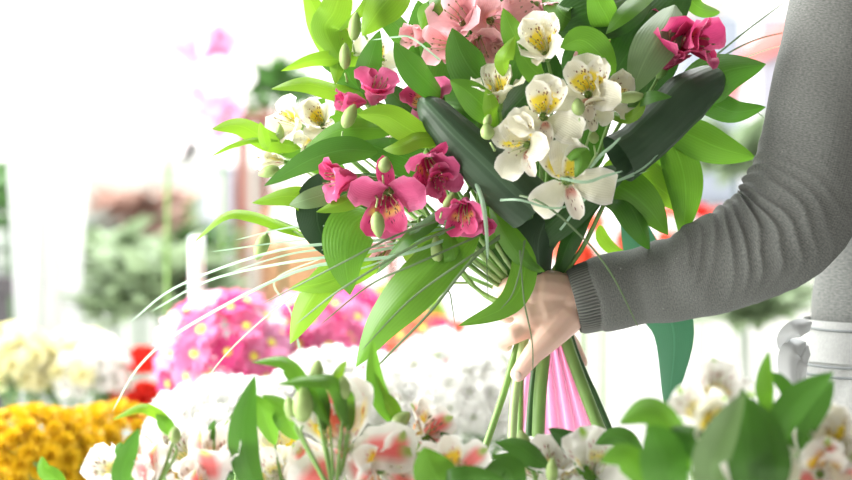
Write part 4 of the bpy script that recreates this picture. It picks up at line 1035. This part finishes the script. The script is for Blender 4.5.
cut_stem('alstroemeria with a tall upright dark green leaf and cream blooms', 270, -.34,
  [('white', 285, 455, .03, 30, (.1, .5, .8), 20, 2), ('snow', 275, 476, .0, 28, (-.2, .3, 1), 60, 2), ('white', 300, 470, .02, 26, (.3, .2, 1), 60, 2)],
  [([(262, 500, -.02), (246, 460, -.04), (244, 420, -.045), (255, 375, -.04)], 32, 'green', 10), ([(275, 445, 0), (268, 425, -.02), (262, 408, -.03), (250, 392, -.03)], 22, 'mid', 0), ([(300, 440, 0), (288, 420, -.02), (280, 405, -.02), (262, 395, -.02)], 26, 'mid', 20)],
  [], hub=(285, 500))
cut_stem('large white alstroemeria with red blotches and yellow throat, centre left foreground', 345, -.42,
  [('flame', 345, 440, 0, 46, (.05, .35, 1), 25, 3), ('flame', 390, 470, .01, 34, (.4, .1, 1), 100, 2), ('flame', 322, 470, .03, 30, (-.2, .2, 1), 60, 2)],
  [([(330, 425, .0), (305, 385, -.01), (285, 362, -.01), (252, 362, -.01)], 20, 'mid', 25), ([(348, 425, 0), (335, 385, -.01), (310, 380, -.02), (277, 384, -.02)], 20, 'mid', 30), ([(342, 420, .0), (338, 395, 0), (338, 375, 0), (347, 360, 0)], 14, 'bright', 0),
   ([(325, 430, .01), (318, 400, .01), (305, 385, 0), (282, 372, 0)], 24, 'green', 0), ([(350, 430, .01), (345, 408, .01), (343, 395, 0), (336, 380, 0)], 22, 'mid', 0)],
  [(303, 402, -.01, 34, 20, (0, 1)), (343, 387, 0, 22, 15, (0, 1)), (317, 370, .0, 20, 14, (.1, 1)), (291, 408, .01, 24, 14, (-.3, 1))], hub=(335, 500))
cut_stem('half closed cream and salmon alstroemeria beside a twisted hanging leaf', 415, -.33,
  [('flame', 428, 428, 0, 30, (.55, .55, .5), 40, 1), ('flame', 432, 440, .02, 24, (.8, .1, .6), 0, 1), ('white', 416, 470, .03, 20, (.2, .0, 1), 0, 2)],
  [([(398, 425, 0), (384, 400, -.01), (376, 375, -.01), (373, 340, -.01)], 24, 'mid', 30), ([(400, 432, 0), (392, 410, -.01), (380, 395, -.01), (374, 372, -.01)], 18, 'bright', -20),
   ([(400, 428, 0), (408, 445, -.02), (408, 465, -.03), (402, 492, -.03)], 24, 'bright', 0), ([(445, 470, .0), (452, 455, .0), (448, 440, 0), (440, 432, 0)], 14, 'green', 0), ([(408, 450, .0), (420, 440, .0), (432, 446, 0), (444, 452, 0)], 14, 'mid', 20)],
  [(402, 419, -.01, 20, 15, (.8, .6))], hub=(408, 470))
cut_stem('small white alstroemeria with fine red stripes above a broad green leaf', 455, -.40,
  [('flame', 458, 466, 0, 30, (.1, .5, .9), 60, 2), ('flame', 482, 478, .02, 20, (.5, .3, .8), 0, 1)],
  [([(455, 510, -.03), (440, 482, -.05), (430, 465, -.05), (424, 447, -.05)], 44, 'mid', 0), ([(425, 500, -.02), (450, 482, -.05), (475, 476, -.05), (505, 480, -.05)], 24, 'green', 10)], hub=(455, 510))
cut_stem('white alstroemeria with green tips directly below the held stems', 545, -.34,
  [('snow', 550, 462, 0, 30, (.0, .8, .5), 0, 1), ('snow', 530, 470, .03, 26, (-.4, .5, .8), 30, 2)],
  [([(552, 470, -.01), (535, 458, -.02), (518, 446, -.02), (495, 442, -.02)], 26, 'green', 15), ([(552, 478, 0), (525, 458, .0), (505, 456, .0), (475, 459, 0)], 8, 'green', 0), ([(585, 475, .01), (578, 450, 0), (568, 440, 0), (548, 428, 0)], 26, 'dark', 0),
   ([(520, 500, -.02), (512, 478, -.03), (505, 468, -.03), (485, 468, -.03)], 34, 'green', 0)],
  [(523, 440, 0, 20, 14, (-.3, 1)), (552, 470, -.04, 24, 12, (0, 1))], hub=(545, 505))
cut_stem('frilled white alstroemeria between the ribbon and the big blurred leaves', 600, -.38,
  [('snow', 598, 466, 0, 32, (.1, .5, .9), 30, 2), ('snow', 575, 476, .02, 28, (-.4, .4, .8), 70, 2)],
  [([(640, 470, 0), (630, 445, -.01), (615, 436, -.01), (595, 444, -.01)], 24, 'green', 0), ([(610, 500, .0), (585, 470, .01), (580, 455, .01), (585, 445, .01)], 14, 'mid', 0)],
  [(632, 458, 0, 30, 20, (0, 1))], hub=(610, 505))
cut_stem('tall white alstroemeria with green petal tips left of the big leaves at right', 715, -.45,
  [('snow', 720, 390, .03, 32, (.1, .7, .7), 0, 1), ('snow', 698, 412, .0, 26, (-.4, .4, .8), 50, 2), ('white', 715, 425, -.02, 28, (.1, .2, 1), 30, 1)],
  [([(690, 470, -.02), (670, 430, -.03), (648, 410, -.03), (618, 424, -.03)], 40, 'mid', 10), ([(680, 520, -.02), (668, 475, -.05), (660, 445, -.05), (648, 425, -.05)], 50, 'green', 0), ([(715, 480, 0), (705, 450, -.03), (690, 435, -.03), (665, 428, -.03)], 34, 'green', 20),
   ([(735, 500, -.02), (712, 470, -.06), (725, 430, -.06), (745, 392, -.05)], 40, 'grey', 10), ([(650, 490, -.01), (635, 465, -.01), (620, 455, -.01), (600, 462, -.01)], 30, 'mid', 0)],
  [], hub=(705, 500))
cut_stem('alstroemeria with broad pointed green leaves at lower right', 765, -.43,
  [('white', 768, 474, -.02, 30, (.0, .5, .9), 20, 1), ('snow', 738, 478, -.02, 24, (-.3, .5, .8), 0, 1)],
  [([(758, 520, -.02), (752, 470, -.05), (748, 430, -.05), (742, 388, -.04)], 46, 'green', 0), ([(762, 510, -.02), (772, 470, -.05), (765, 430, -.04), (745, 395, -.03)], 48, 'green', 10), ([(772, 415, 0), (766, 395, -.01), (765, 375, -.01), (769, 350, -.01)], 20, 'mid', 0),
   ([(795, 420, .02), (790, 395, .02), (780, 380, .02), (772, 372, .02)], 16, 'green', 0), ([(770, 460, -.01), (785, 420, -.02), (805, 395, -.02), (834, 372, -.02)], 36, 'green', 20), ([(800, 450, -.01), (812, 415, -.01), (822, 400, -.01), (834, 380, -.01)], 26, 'green', 0)],
  [(756, 470, 0, 30, 18, (0, 1))], hub=(765, 500))
cut_stem('cream alstroemeria with peach throat in the lower right corner', 825, -.42,
  [('snow', 822, 442, 0, 38, (-.1, .5, .9), 0, 1), ('white', 846, 448, -.01, 34, (.2, .4, .9), 40, 2), ('snow', 803, 450, .03, 30, (-.5, .3, .8), 70, 2), ('flame', 825, 472, -.02, 30, (0, .2, 1), 0, 1)],
  [([(800, 500, 0), (790, 470, 0), (786, 450, 0), (790, 430, 0)], 26, 'green', 0)], hub=(822, 505))
# buckets holding the cut stems
def bucket(px, d, label, r=.13):
    c_ = P(px, 0, d); t = thing('flower_bucket', label, 'bucket', (c_.x, c_.y, .5), 'zinc buckets in the foreground')
    ob('bucket_body', pot_mesh(c_.x, c_.y, .5, r, .24), pot_ms['grey'], t)
for px, lab in ((185, 'zinc bucket holding the leftmost alstroemerias'), (400, 'zinc bucket holding the middle alstroemerias'), (585, 'zinc bucket holding the alstroemerias under the ribbon'), (770, 'zinc bucket holding the rightmost alstroemerias')):
    bucket(px, -.38 * (.6 if px < 650 else .85), lab, .085)
